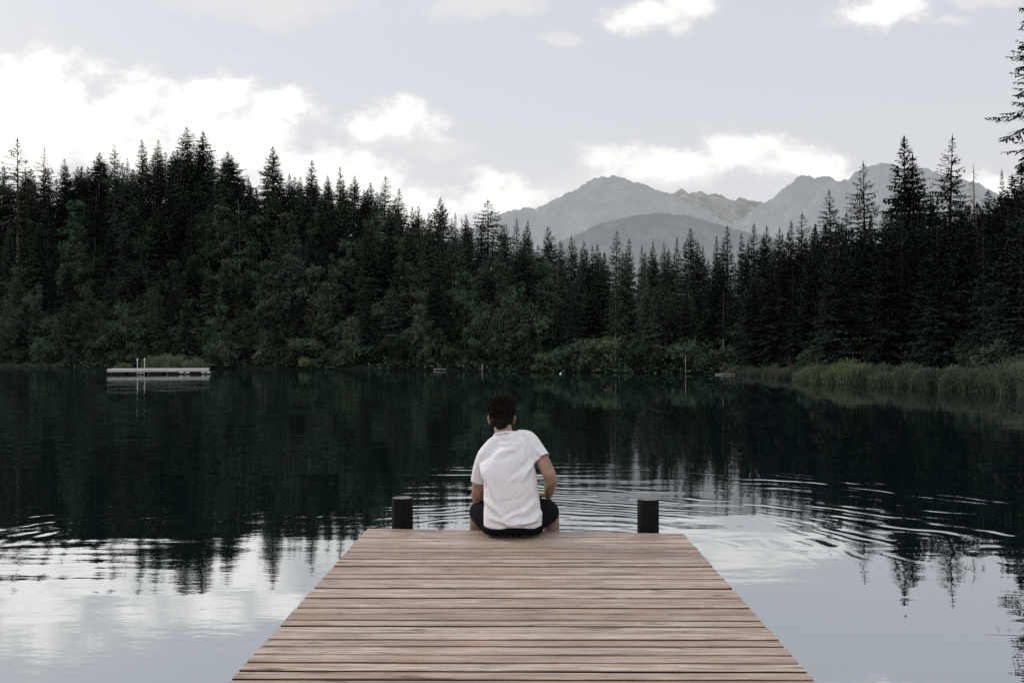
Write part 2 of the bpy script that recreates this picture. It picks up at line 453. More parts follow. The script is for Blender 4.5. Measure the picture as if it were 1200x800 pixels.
sun = bpy.data.lights.new('sun', 'SUN'); sun.energy = 1.5; sun.angle = R(12); sun.color = (1.0, 0.93, 0.84)
so = bpy.data.objects.new('sun', sun); link(so)
sd = Vector((math.sin(SUN_AZ)*math.cos(SUN_EL), math.cos(SUN_AZ)*math.cos(SUN_EL), math.sin(SUN_EL)))
so.rotation_euler = (-sd).to_track_quat('-Z', 'Y').to_euler()
so.location = sd * 60

# ------------------------------------------------------------------ terrain
def lut(pts):
    xs = [p[0] for p in pts]; ys = [p[1] for p in pts]
    return lambda x: float(np.interp(x, xs, ys))
SHORE = lut([(-1500,150),(-600,135),(0,114),(150,106),(300,97),(560,85),(700,77),(850,72),(895,66),(935,57),(960,52),(1000,47),(1060,43),(1110,40),(1160,37),(1200,34.5),(1300,30),(1500,25),(2200,19)])
CREST = lut([(-1500,200),(-600,180),(0,152),(220,142),(400,130),(560,116),(700,106),(850,97),(1000,88),(1200,78),(1500,70),(2200,60)])
CRZ = lut([(-1500,26),(-600,25),(0,22),(120,23.5),(220,25),(300,21),(400,18),(480,13.5),(560,9),(640,5.2),(700,2.8),(830,2.3),(950,2.6),(1060,3.6),(1200,4.0),(1500,6),(2200,8)])
def ground_z(px, Y):
    s, c, hz = SHORE(px), CREST(px), CRZ(px)
    if Y < s: return -0.02*(s-Y) - 0.25
    t = (Y - s) / (c - s)
    if t < 1:
        e = t*t*(3-2*t)*0.55 + t*0.45
        b = 0.28*min(1, (Y-s)/2.0)
        n = mnoise.noise((px*0.012, Y*0.09, 3.3))*0.09*hz*min(1, t*3)
        return b - 0.05 + (hz-0.3)*e + n
    return hz - 0.05 + mnoise.noise((px*0.012, Y*0.09, 3.3))*0.09*hz*max(0.0, 1-(Y-c)/60)

def build_ground():
    pxs = list(range(-1500, -200, 50)) + list(range(-200, 1400, 12)) + list(range(1400, 2201, 50))
    ts = [-0.12, -0.02, 0.0, 0.02, 0.05, .1, .15, .2, .3, .4, .5, .6, .7, .8, .9, 1.0, 1.15, 1.4, 2.0, 4.0, 12.0, 60.0, 200.0]
    v = []; f = []
    for px in pxs:
        s, c = SHORE(px), CREST(px)
        for t in ts:
            Y = s + (c-s)*t
            v.append((at(px, Y), Y, ground_z(px, Y)))
    n = len(ts)
    for i in range(len(pxs)-1):
        for j in range(n-1):
            a = i*n+j
            f.append((a, a+n, a+n+1, a+1))
    o = obj('ground', mesh_data('ground', v, f, M['ground'], True))
    tag(o, 'dark wooded ground rising behind the lake', kind='structure')
build_ground()

def build_water():
    S = 1800
    o = obj('water', mesh_data('water', [(-S,-S,0),(S,-S,0),(S,S,0),(-S,S,0)], [(0,1,2,3)], M['water']))
    tag(o, 'still dark lake reflecting forest and bright clouds', kind='structure')
build_water()

def build_mountain(name, label, prof, Y0, depth, mat, rough, seed, z_base=-20):
    pr = lut(prof)
    x0, x1 = prof[0][0], prof[-1][0]
    nx, ny = 320, 46
    v = []; f = []
    for i in range(nx+1):
        px = x0 + (x1-x0)*i/nx
        for j in range(ny+1):
            t = j/ny                      # 0 front foot ... 1 behind the ridge
            tt = max(0.0, t/0.7 if t < 0.7 else 1-(t-0.7)/0.3)
            Y = Y0 + depth*(t-0.7)
            zr = H + (HZ - pr(px))/F*Y0
            e = tt**1.15
            x = at(px, Y0)
            q = Vector((x*0.0011+seed, Y*0.0011, seed))
            rg = 0
            a = 1.0
            for k in range(5):
                nn = 1-abs(mnoise.noise(q*(1.9**k)))
                rg += (nn-0.72)*a; a *= 0.55
            jag = mnoise.noise((x*0.012, seed*3, 0))*0.4 + mnoise.noise((x*0.035, seed*3, 5))*0.3 + mnoise.noise((x*0.09, seed*3, 9))*0.16
            fade = min(1, 4*tt*(1-tt)+0.05) if tt < 1 else 0.05
            if name == 'hill': jag += (mnoise.noise((px*1.9, j*.8, 2))*.9 + mnoise.noise((px*.7, j*.5, 7))*.5)*.55
            z = z_base + (zr - z_base)*e + rg*rough*fade + jag*rough*0.13*(tt**3)
            v.append((x, Y, z))
    m = ny+1
    for i in range(nx):
        for j in range(ny):
            a = i*m+j
            f.append((a, a+m, a+m+1, a+1))
    o = obj(name, mesh_data(name, v, f, mat, True))
    tag(o, label, kind='structure')
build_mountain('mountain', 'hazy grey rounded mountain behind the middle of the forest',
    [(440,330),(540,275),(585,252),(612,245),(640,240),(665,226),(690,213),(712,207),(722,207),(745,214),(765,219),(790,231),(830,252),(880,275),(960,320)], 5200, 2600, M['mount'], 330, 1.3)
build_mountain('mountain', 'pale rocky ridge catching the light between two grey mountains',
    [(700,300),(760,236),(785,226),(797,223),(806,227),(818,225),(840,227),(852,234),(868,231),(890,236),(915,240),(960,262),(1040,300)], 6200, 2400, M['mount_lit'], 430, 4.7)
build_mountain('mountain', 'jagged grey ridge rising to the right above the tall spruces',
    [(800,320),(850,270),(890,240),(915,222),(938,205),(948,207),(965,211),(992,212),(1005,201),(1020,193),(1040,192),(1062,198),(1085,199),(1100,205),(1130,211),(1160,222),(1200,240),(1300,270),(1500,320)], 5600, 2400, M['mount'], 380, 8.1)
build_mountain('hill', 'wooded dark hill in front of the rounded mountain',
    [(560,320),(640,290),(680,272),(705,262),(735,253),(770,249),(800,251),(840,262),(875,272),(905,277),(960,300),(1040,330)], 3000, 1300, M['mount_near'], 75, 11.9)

# ------------------------------------------------------------------ tree meshes
def conifer_mesh(seed, Ht, Rm, base=0.12, droop=0.35, dens=1.0, irregular=0.2, sparse=0.0, tip=0.0, width=0.085, step=0.185, gap=0.33):
    """returns kite quads for the needle sprays, and bare limb tubes"""
    rg = random.Random(seed)
    Q = []
    MBl = MB()
    lean = (rg.uniform(-.015, .015)*Ht, rg.uniform(-.015, .015)*Ht)
    def axis(z):
        t = z/Ht
        return Vector((lean[0]*t*t, lean[1]*t*t, z))
    def kite(p, q, w, nrm):
        d = q-p
        s = d.cross(nrm)
        if s.length < 1e-6: return
        s = s.normalized()*w
        m = p + d*0.45
        Q.extend((p, m+s, q, m-s))
    z = Ht*base
    sect = [rg.uniform(1-irregular*1.3, 1+irregular) for _ in range(7)]
    while z < Ht*0.985:
        t = (z - Ht*base)/(Ht*(1-base))
        prof = (1-t**(1.75-tip)) * min(1.0, 0.55 + t*3.0)
        nb = rg.choice((4, 5, 5, 6)) if t < .8 else 4
        a0 = rg.uniform(0, 6.28)
        for b in range(nb):
            if rg.random() < sparse: continue
            az = a0 + 6.283*b/nb + rg.uniform(-.35, .35)
            L = Rm*prof*rg.uniform(0.62, 1.12)*sect[int((az % 6.283)/6.2832*7) % 7]
            L = max(L, 0.10)
            hd = Vector((math.cos(az), math.sin(az), 0))
            pitch0 = 0.55*t + 0.05 - droop*(1-t)*0.8 + rg.uniform(-.12, .12)
            n = max(2, int(L/step))
            p = axis(z+rg.uniform(-.1, .1)); pts = [p]
            pit = pitch0
            for k in range(n):
                s = (k+1)/n
                pit = pitch0 - droop*0.9*math.sin(s*2.2)*(1-t*.6) + 0.75*max(0, s-.6)*droop*1.5
                p = p + (hd*math.cos(pit) + Vector((0, 0, math.sin(pit))))*(L/n)
                pts.append(p)
            side = Vector((-hd.y, hd.x, 0))
            if L > 0.8:
                MBl.tube([pts[0], pts[len(pts)//2], pts[-1]], [0.012+L*0.010, 0.008+L*.004, 0.004], 3, False)
            for k in range(1, len(pts)):
                p = pts[k]; d = (pts[k]-pts[k-1]).normalized()
                rem = (len(pts)-k)/len(pts)
                kite(pts[k-1], p + d*0.12, width*.78*min(1, .45+L*.6)*rg.uniform(.6, .95), Vector((rg.uniform(-.4, .4), rg.uniform(-.4, .4), 1)))
                for sgn in (-1, 1):
                    if rg.random() > dens: continue
                    l = (0.16 + 0.42*L*rem*rg.uniform(.5, 1.0))
                    l = min(l, 0.8, 0.12+.45*L); wd = width*.78*min(1, .45+L*.7)
                    dr = (d*rg.uniform(.45, .8) + side*sgn*rg.uniform(.6, 1.0) + Vector((0, 0, rg.uniform(-.5, .05)))).normalized()
                    nr = Vector((rg.uniform(-.6, .6), rg.uniform(-.6, .6), 1))
                    kite(p, p+dr*l, wd*rg.uniform(.6, 1.1), nr)
                    if l > .4:   # second order sprays
                        for q_ in (0.45, 0.75):
                            pp = p+dr*l*q_
                            d2 = (dr*.6 + d*rg.uniform(.2, .8)*1.0 + Vector((0, 0, -.25))).normalized()
                            kite(pp, pp+d2*l*.42, wd*.8, nr)
                if L > .4 and rg.random() < 0.6*dens:   # hanging spray
                    l = rg.uniform(.15, .42)*min(1, L)
                    dd = Vector((rg.uniform(-.3, .3), rg.uniform(-.3, .3), -1)).normalized()
                    kite(p, p+dd*l, width*.65, Vector((rg.uniform(-1, 1), rg.uniform(-1, 1), .1)))
        z += gap*rg.uniform(.7, 1.25)*(1.0-0.45*t)
    # leader
    tp = axis(Ht)
    tp = tp+Vector((0, 0, .25)); kite(axis(Ht*.955), tp, 0.05, Vector((1, 0, 0))); kite(axis(Ht*.955), tp, 0.05, Vector((0, 1, 0)))
    return Q, MBl, axis

def make_conifer(name, seed, Ht, Rm, mat, bark, **kw):
    root = empty(name)
    trad = kw.pop('trad', 0.011)
    Q, limbs, axis = conifer_mesh(seed, Ht, Rm, **kw)
    tr = MB()
    zs = [-0.6, 0.0, Ht*.03, Ht*.25, Ht*.5, Ht*.75, Ht*.97]
    r0 = trad*Ht
    rr = [r0*1.35, r0*1.25, r0, r0*.8, r0*.56, r0*.3, 0.012]
    tr.tube([axis(max(z, 0)) if z >= 0 else Vector((0, 0, z)) for z in zs], rr, 8)
    tr.add(limbs.v, limbs.f)
    obj('trunk', tr.mesh('trunk', bark, True), root)
    obj('crown', fast_mesh('crown', [tuple(q) for q in Q], 4, mat), root)
    return root

def make_dead(name, seed, Ht):
    rg = random.Random(seed); root = empty(name)
    tr = MB(); tr.tube([(0,0,-.5),(0,0,Ht*.4),(.1,0,Ht*.75),(.15,.05,Ht)], [.13,.10,.06,.012], 7)
    br = MB()
    z = Ht*.3
    while z < Ht*.97:
        a = rg.uniform(0, 6.28); L = rg.uniform(.3, 1.0)*(1-z/Ht*.7)
        p = Vector((.12*(z/Ht), 0, z)); d = Vector((math.cos(a), math.sin(a), rg.uniform(-.3, .25)))
        q = p+d*L
        br.tube([p, p+d*L*.5+Vector((0,0,.05)), q], [.022, .014, .006], 4, False)
        for _ in range(3):
            s = p+d*L*rg.uniform(.4, 1); e = s+Vector((rg.uniform(-.3,.3), rg.uniform(-.3,.3), rg.uniform(-.25,.2)))
            br.tube([s, e], [.009, .004], 3, False)
        z += rg.uniform(.12, .3)
    obj('trunk', tr.mesh('trunk', M['bark_pale'], True), root)
    obj('dead_branches', br.mesh('dead_branches', M['bark_pale']), root)
    return root

def make_broadleaf(name, seed, Ht, Rm, mat, bark, base=0.22, nlobe=11, leaves=5200, leaf=0.15, stems=1):
    rg = random.Random(seed); root = empty(name)
    tr = MB(); lobes = []
    ends = []
    for s in range(stems):
        ox, oy = (0, 0) if stems == 1 else (rg.uniform(-.35, .35)*Rm, rg.uniform(-.35, .35)*Rm)
        top = Vector((ox*1.6+rg.uniform(-.2, .2), oy*1.6+rg.uniform(-.2, .2), Ht*.8))
        b0 = Vector((ox*.4, oy*.4, -.3))
        r0 = 0.017*Ht/(1 if stems == 1 else 1.8)
        mid = b0.lerp(top, .5)+Vector((rg.uniform(-.1, .1), rg.uniform(-.1, .1), 0))*Ht*.2
        tr.tube([b0, b0.lerp(mid, .5), mid, top], [r0*1.2, r0, r0*.7, r0*.15], 7)
        for k in range(max(3, 9//stems)):
            t = rg.uniform(base+.05, .85); p = mid.lerp(top, (t-.5)*2) if t > .5 else b0.lerp(mid, t*2)
            a = rg.uniform(0, 6.28)
            L = Rm*rg.uniform(.55, .95)*(1-.5*abs(t-.45))
            e = p + Vector((math.cos(a)*L, math.sin(a)*L, L*rg.uniform(.15, .65)))
            tr.tube([p, p.lerp(e, .5)+Vector((0, 0, .08*L)), e], [r0*.4, r0*.25, r0*.08], 4, False)
            ends.append(e)
        ends.append(top)
    for e in ends:
        lobes.append((e, Rm*rg.uniform(.34, .55)))
    for _ in range(nlobe):
        a = rg.uniform(0, 6.28); zz = rg.uniform(base, .97)
        prof = math.sin(math.pi*min(1, max(0.02, (zz-base)/(1.02-base)))**.8)**.6
        r_ = Rm*prof*rg.uniform(.45, .9)
        lobes.append((Vector((math.cos(a)*r_, math.sin(a)*r_, zz*Ht)), Rm*rg.uniform(.22, .42)))
    tot = sum(l[1]**2 for l in lobes)
    V = []
    for c, r_ in lobes:
        sub = [(c + Vector((rg.gauss(0, 1), rg.gauss(0, 1), rg.gauss(0, .8))).normalized()*r_*rg.uniform(.5, 1.0), r_*rg.uniform(.22, .40)) for _ in range(9)]
        n = int(leaves*r_**2/tot)
        for _ in range(n):
            cc, rr = rg.choice(sub)
            d = Vector((rg.gauss(0, 1), rg.gauss(0, 1), rg.gauss(0, 1)))
            p = cc + d*rr*.50
            if p.z < 0.15: continue
            nrm = (Vector((rg.gauss(0, .6), rg.gauss(0, .6), 1.0)) + (p-c).normalized()*.8).normalized()
            a = Vector((rg.gauss(0, 1), rg.gauss(0, 1), rg.gauss(0, .4)))
            a = (a - nrm*a.dot(nrm)).normalized(); b = nrm.cross(a)
            l = leaf*rg.uniform(.6, 1.3); w = l*.55
            V.extend((p-a*l*.5, p+b*w*.5, p+a*l*.5, p-b*w*.5))
    obj('trunk', tr.mesh('trunk', bark, True), root)
    obj('crown', fast_mesh('crown', [tuple(q) for q in V], 4, mat), root)
    return root

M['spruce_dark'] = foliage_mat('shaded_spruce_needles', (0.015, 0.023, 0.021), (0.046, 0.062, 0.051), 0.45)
used = set()
def place(proto, loc, rz, s, sz=None):
    """the first call moves the prototype itself, later ones copy it and each of its parts"""
    if proto.name in used:
        r = proto.copy(); COL.objects.link(r)
        for ch in list(proto.children):
            c = ch.copy(); COL.objects.link(c); c.parent = r
    else:
        r = proto; used.add(proto.name)
    r.location = loc; r.rotation_euler = (0, 0, rz); r.scale = (s, s, sz or s)
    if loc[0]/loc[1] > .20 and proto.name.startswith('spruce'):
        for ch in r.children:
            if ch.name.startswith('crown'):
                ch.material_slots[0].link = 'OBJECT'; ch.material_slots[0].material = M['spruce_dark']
    return r

S = 'spruce_tree'
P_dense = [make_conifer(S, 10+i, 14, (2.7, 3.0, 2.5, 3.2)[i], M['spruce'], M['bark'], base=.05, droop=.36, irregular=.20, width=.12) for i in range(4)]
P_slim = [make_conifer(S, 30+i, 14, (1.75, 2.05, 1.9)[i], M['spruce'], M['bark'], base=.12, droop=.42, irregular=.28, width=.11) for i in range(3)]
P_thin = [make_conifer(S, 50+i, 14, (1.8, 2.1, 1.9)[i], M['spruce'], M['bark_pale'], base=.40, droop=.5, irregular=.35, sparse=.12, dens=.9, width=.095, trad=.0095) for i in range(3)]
P_pale = [make_conifer(S, 70+i, 14, (2.0, 1.8)[i], M['spruce_hazed'], M['bark_pale'], base=.32, droop=.55, irregular=.35, sparse=.16, dens=.85, width=.07, trad=.010) for i in range(2)]
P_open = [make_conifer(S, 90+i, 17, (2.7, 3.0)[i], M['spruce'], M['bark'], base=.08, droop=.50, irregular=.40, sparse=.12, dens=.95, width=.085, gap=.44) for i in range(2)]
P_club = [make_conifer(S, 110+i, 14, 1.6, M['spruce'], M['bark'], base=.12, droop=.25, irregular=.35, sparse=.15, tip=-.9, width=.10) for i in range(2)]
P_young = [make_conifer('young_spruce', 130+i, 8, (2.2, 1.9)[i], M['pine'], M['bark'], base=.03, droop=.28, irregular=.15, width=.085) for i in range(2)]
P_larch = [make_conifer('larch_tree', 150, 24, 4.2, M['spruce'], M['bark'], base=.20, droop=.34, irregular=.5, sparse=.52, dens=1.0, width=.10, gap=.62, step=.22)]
P_dead = [make_dead('dead_tree', 170+i, (11, 8)[i]) for i in range(2)]
P_leaf = [make_broadleaf('broadleaf_tree', 200+i, 9, (2.8, 3.1, 2.5)[i], M['leaf'], M['bark'], leaves=10500, leaf=.21, nlobe=16, base=.12) for i in range(3)]
P_leafl = [make_broadleaf('broadleaf_tree', 220, 8, 2.4, M['leaf_light'], M['bark_pale'], leaves=8000, leaf=.19, base=.2, nlobe=14)]
P_bush = [make_broadleaf('bush', 240+i, 3.0, 1.7, M['leaf'], M['bark'], base=.04, nlobe=12, leaves=5200, leaf=.15, stems=4) for i in range(2)]
P_bushl = [make_broadleaf('bush', 260+i, 3.0, 1.6, M['leaf_light'], M['bark'], base=.04, nlobe=12, leaves=5200, leaf=.14, stems=4) for i in range(2)]

trng = random.Random(99)
taken = []
n_planted = 0
HIDDEN = frozenset((71,72,73,74,75,76,78,79,80,81,83,84,85,86,87,88,89,90,91,92,93,94,95,96,97,98,99,100,101,102,103,104,105,106,107,108,109,110,112,113,114,115,116,118,119,120,121,122,123,124,125,126,127,128,129,130,131,132,133,134,135,136,137,138,139,140,141,142,144,145,146,147,148,149,150,151,152,153,154,155,156,159,160,161,162,163,164,165,166,167,168,169,170,171,172,174,175,176,180,181,182,183,184,187,188,190,192,194,197,198,199,205,207,209,211,212,213,215,216,217,218,219,220,221,238,244,247,249,250,251,255,256,257,258,259,260,262,263,264,265,266,267,268,309,312,317,318,319,320,321,322,361,362,363,364,365,366,412,415,416,417,418,455,456,457,458,496,497,498,530,548,549,550,551,633,637,640,649))
def plant(px, Y, protos, hgt, own, label, cat, group=None, wid=1.0, k=None):
    """own = height of the prototype mesh"""
    global n_planted
    p = protos[trng.randrange(len(protos)) if k is None else k]
    rz = trng.uniform(0, 6.28)
    n_planted += 1
    taken.append((at(px, Y), Y))
    if n_planted in HIDDEN: return None      # wholly behind other trees: nothing of it shows
    z = ground_z(px, Y)
    s = hgt/own
    if cat == 'tree' and H + (HZ-240)/F*Y < z + hgt: wid *= 1.38 if px < 600 else 1.18
    r = place(p, (at(px, Y), Y, z-0.05), rz, s*wid, s)
    if 'PLANT_LOG' in globals(): PLANT_LOG[r.name] = n_planted
    tag(r, label, cat, group)
    if group is None and 'group' in r: del r['group']
    return r
def plant_top(px, Y, top, protos, own, label, wid=1.0, k=None, cat='tree', group=None):
    z = ground_z(px, Y)
    zt = H + (HZ-top)/F*Y
    return plant(px, Y, protos, zt-z, own, label, cat, group, wid, k)

# ---- the skyline, tree by tree
C = CREST
sky = [
 (21, 163, -16, P_pale, 14, 1.15, 'tall hazy pale spruce with bare lower trunk, leftmost on the skyline'),
 (50, 173, -12, P_pale, 14, .95, 'tall slim hazy pale spruce just right of the leftmost skyline spruce'),
 (76, 186, 0, P_thin, 14, 1.0, 'small thin-topped spruce on the ridge right of the two hazy pale spruces'),
 (4, 194, -2, P_dense, 14, 1.0, 'dark spruce on the ridge at the left picture edge'),
 (95, 196, 4, P_dense, 14, .9, 'low dark spruce on the ridge left of the broad bushy spruce'),
 (118, 178, 0, P_dense, 14, 1.35, 'broad bushy dark spruce on the left ridge above the raft'),
 (135, 169, 5, P_thin, 14, .8, 'thin pale-tipped spruce rising behind the broad bushy spruce'),
 (150, 185, 3, P_slim, 14, 1.0, 'slim spruce in the dip left of the twin ridge spruces'),
 (167, 164, 0, P_club, 14, 1.1, 'left one of twin slim spruces on the ridge'),
 (184, 163, 1, P_club, 14, 1.15, 'right one of twin slim spruces on the ridge'),
 (203, 176, 0, P_dense, 14, 1.0, 'dark spruce filling the gap before the highest spruces'),
 (220, 149, 0, P_thin, 14, 1.2, 'highest open-crowned spruce at the top of the left ridge'),
 (238, 153, -3, P_dense, 14, 1.15, 'massive dark spruce right beside the highest ridge spruce'),
 (268, 177, -1, P_dense, 14, 1.5, 'round-topped broad spruce on the ridge right of the massive one'),
 (292, 206, 1, P_slim, 14, 1.0, 'low spruce in the saddle right of the round-topped spruce'),
 (320, 171, 0, P_dense, 14, 1.0, 'pointed spruce standing alone over the saddle of the ridge'),
 (340, 203, 0, P_slim, 14, 1.0, 'low slim spruce right of the pointed saddle spruce'),
 (352, 206, 0, P_dense, 14, .8, 'short spruce tucked left of the slender ridge spruce'),
 (365, 187, 0, P_slim, 14, 1.2, 'slender spruce over the middle of the falling ridge'),
 (384, 205, 1, P_dense, 14, .9, 'short dark spruce between two taller ones on the falling ridge'),
 (399, 195, 0, P_club, 14, 1.0, 'left one of a close pair of club-topped spruces'),
 (415, 205, 1, P_dense, 14, .9, 'right and darker one of a close pair of spruces on the falling ridge'),
 (434, 213, 0, P_dense, 14, .9, 'dark spruce just left of the columnar spruce'),
 (450, 206, -1, P_club, 14, 1.15, 'tall columnar spruce on the falling ridge'),
 (467, 221, -1, P_slim, 14, 1.2, 'narrow spruce right of the columnar spruce'),
 (491, 240, -6, P_dense, 14, 1.0, 'dark cone-shaped spruce low on the falling ridge'),
 (515, 231, -3, P_dense, 14, 1.0, 'big pointed spruce low on the falling ridge'),
 (533, 249, -1, P_slim, 14, 1.0, 'short spruce between the big pointed one and the trunk-showing one'),
 (546, 250, 0, P_dense, 14, .95, 'dark spruce just left of the spruce with bare pale trunk'),
 (572, 234, -8, P_thin, 14, 1.35, 'spruce with bare pale trunk at the left foot of the mountain'),
 (591, 262, 0, P_slim, 14, 1.0, 'short spruce at the left foot of the rounded mountain'),
 (606, 255, 0, P_slim, 14, 1.0, 'slim spruce before the left slope of the rounded mountain'),
 (619, 258, 0, P_dense, 14, .8, 'dark spruce in front of the left slope of the rounded mountain'),
 (642, 264, 0, P_dense, 14, 1.0, 'broad dark spruce before the left slope of the rounded mountain'),
 (656, 281, 2, P_slim, 14, 1.0, 'low slim spruce left of the mountain peak'),
 (670, 275, 0, P_dense, 14, .9, 'dark spruce left below the mountain peak'),
 (684, 281, 0, P_dense, 14, .8, 'low spruce below the left shoulder of the peak'),
 (700, 285, 0, P_dense, 14, .9, 'lowest dark spruce below the mountain peak'),
 (721, 270, 0, P_club, 14, 1.2, 'spiky spruce with knotted top below the mountain peak'),
 (737, 278, 0, P_dense, 14, .8, 'dark spruce right of the spiky one below the peak'),
 (752, 287, 0, P_slim, 14, 1.0, 'low spruce before the wooded hill'),
 (766, 281, 1, P_dense, 14, .7, 'small dark spruce before the wooded hill'),
 (778, 283, 0, P_dense, 14, .7, 'small pointed spruce before the wooded hill'),
 (793, 278, 0, P_dense, 14, .8, 'medium dark spruce left of the solid cone spruce'),
 (809, 266, -2, P_dense, 14, 1.1, 'solid black cone-shaped spruce before the wooded hill'),
 (824, 287, 0, P_slim, 14, .9, 'low spruce right of the solid cone spruce'),
 (840, 276, 0, P_dense, 14, .8, 'medium spruce below the pale rocky ridge'),
 (853, 264, 0, P_slim, 14, 1.2, 'slim spruce below the pale rocky ridge'),
 (869, 272, 0, P_dense, 14, .7, 'small spruce below the right end of the rocky ridge'),
 (883, 261, 0, P_slim, 14, 1.2, 'slender spruce left of the leaning pair'),
 (898, 264, 0, P_dense, 14, .8, 'dark spruce below the notch of the mountains'),
 (913, 266, 0, P_dense, 14, .8, 'dark spruce right of the notch of the mountains'),
 (926, 258, 0, P_slim, 14, 1.1, 'slim spruce left of the flat-headed tree'),
 (938, 249, 0, P_club, 14, 1.3, 'flat-headed crooked spruce below the sharp mountain top'),
 (955, 262, 0, P_dense, 14, .9, 'dark spruce right of the flat-headed tree'),
 (975, 221, 0, P_open, 17, 1.05, 'open-crowned spruce, leftmost of the four tall ones on the right'),
 (992, 248, 1, P_dense, 14, 1.1, 'dark spruce behind the two leftmost tall spruces on the right'),
 (1014, 188, -3, P_open, 17, 1.0, 'airy tall spruce with drooping limbs against the grey ridge'),
 (1036, 246, 4, P_dense, 14, 1.1, 'dark spruce filling the gap left of the dense tall spruce'),
 (1061, 160, -6, P_dense, 14, 1.2, 'dense tall dark spruce with narrow tip on the right bank'),
 (1072, 180, -4, P_slim, 14, 1.3, 'narrow dark spruce grown against the dense tall spruce'),
 (1112, 158, -6, P_open, 17, 1.15, 'tallest airy spruce with candelabra top on the right bank'),
 (1128, 234, -2, P_dense, 14, 1.2, 'dark spruce leaning on the tallest airy spruce'),
 (1090, 226, 0, P_dense, 14, 1.1, 'dark spruce between the two tallest right-bank spruces'),
 (1160, 222, 2, P_dense, 14, 1.2, 'dark spruce under the hanging larch limb'),
 (1174, 199, 4, P_slim, 14, .6, 'thin sunlit tree tip under the hanging larch limb'),
 (1186, 205, 0, P_dense, 14, 1.5, 'broad dark spruce at the right picture edge'),
 (1196, 192, -2, P_dense, 14, 1.4, 'dark spruce cut by the right picture edge'),
]
for (px, top, dY, protos, own, wid, lab) in sky:
    plant_top(px, C(px)+dY, top, protos, own, lab, wid)
plant_top(1143, C(1143)-9, 192, P_dead, 11, 'dead bare grey tree right of the tallest airy spruce', 1.0, 0)
r = plant(1219, 70, P_larch, 27.5, 24, 'big loose larch at the right edge reaching branches into the picture', 'tree')

# ---- the slope behind the lake, row by row
SKYL = lut([(0,178),(40,182),(120,180),(220,158),(270,180),(300,205),(330,190),(400,202),(450,212),(515,240),(570,243),(620,260),(700,281),(760,281),(810,273),(860,268),(930,256),(975,246),(1014,244),(1061,228),(1112,228),(1150,222),(1200,206),(1400,190)])
def zone(px):
    if px < 300: return 0
    if px < 580: return 1
    if px < 860: return 2
    return 3
ZN = ['on the high slope above the raft', 'on the falling slope left of the seated man', 'in the wall of forest below the mountain', 'in the dark stand on the right bank']
def far_enough(x, y, d):
    for (a, b) in taken:
        if (a-x)**2 + (b-y)**2 < d*d: return False
    return True
rows = [(.90, 23), (.78, 24), (.66, 24), (.54, 25), (.42, 26), (.31, 27), (.20, 30), (.10, 40)]
for (t, stepx) in [(1.10, 17), (1.0, 21)] + rows:
    px = -70 + trng.uniform(0, 20)
    while px < 1290:
        s, c = SHORE(px), CREST(px)
        t_ = t + trng.uniform(-.06, .06)
        Y = s + (c-s)*t_
        sp = stepx*(.80 if px < 620 and t < .95 else 1.0 if px < 880 else 1.15)
        if (px < 640 or px > 930 or round(t*100) not in (78, 54, 31)):
            x = at(px, Y)
            if far_enough(x, Y, 1.35):
                q = trng.random(); zn = zone(px)
                slope = CRZ(px)
                hh = trng.uniform(9.0, 12.5) if px < 600 else trng.uniform(8.5, 11.8)
                if px > 880: hh = trng.uniform(10, 14)*(1 if px > 960 else .85)
                if t < .3: hh *= .78
                hh = max(4.5, min(hh, (H + (HZ - SKYL(px) - 14)/F*Y) - ground_z(px, Y)))
                if t < .15: hh *= .95
                if t > .95:      # the tops of these stay below the tips of the skyline
                    hh = (H + (HZ - SKYL(px) - trng.uniform(12, 44)*(1.0 if px < 600 else .55))/F*Y) - ground_z(px, Y)
                    q = .12 + .5*q
                    if hh < 4: px += sp; continue
                leafy = (0.16 if t > .6 else (0.27 if t > .36 else .48)) if px < 640 else (.05 if px < 900 else .0)
                if q < leafy:
                    plant(px, Y, P_leaf, hh*.78, 9, 'rounded broadleaf tree among the spruces '+ZN[zn], 'tree', 'broadleaf trees '+ZN[zn], trng.uniform(.8, 1.1))
                elif q < leafy+.40:
                    plant(px, Y, P_dense, hh, 14, 'bushy dark spruce '+ZN[zn], 'tree', 'bushy spruces '+ZN[zn], trng.uniform(.85, 1.2))
                elif q < leafy+.64:
                    plant(px, Y, P_slim, hh, 14, 'slim dark spruce '+ZN[zn], 'tree', 'slim spruces '+ZN[zn], trng.uniform(.9, 1.25))
                elif q < leafy+.80 and px < 930:
                    plant(px, Y, P_thin, hh, 14, 'spruce with a long bare pale trunk '+ZN[zn], 'tree', 'bare-trunked spruces '+ZN[zn], trng.uniform(.9, 1.25))
                elif px < 930:
                    plant(px, Y, P_young, hh*.8, 8, 'greener young spruce '+ZN[zn], 'tree', 'young spruces '+ZN[zn], trng.uniform(.75, 1.0))
                else:
                    plant(px, Y, P_dense, hh, 14, 'bushy dark spruce '+ZN[zn], 'tree', 'bushy spruces '+ZN[zn], trng.uniform(1.0, 1.3))
        px += sp*trng.uniform(.75, 1.3)

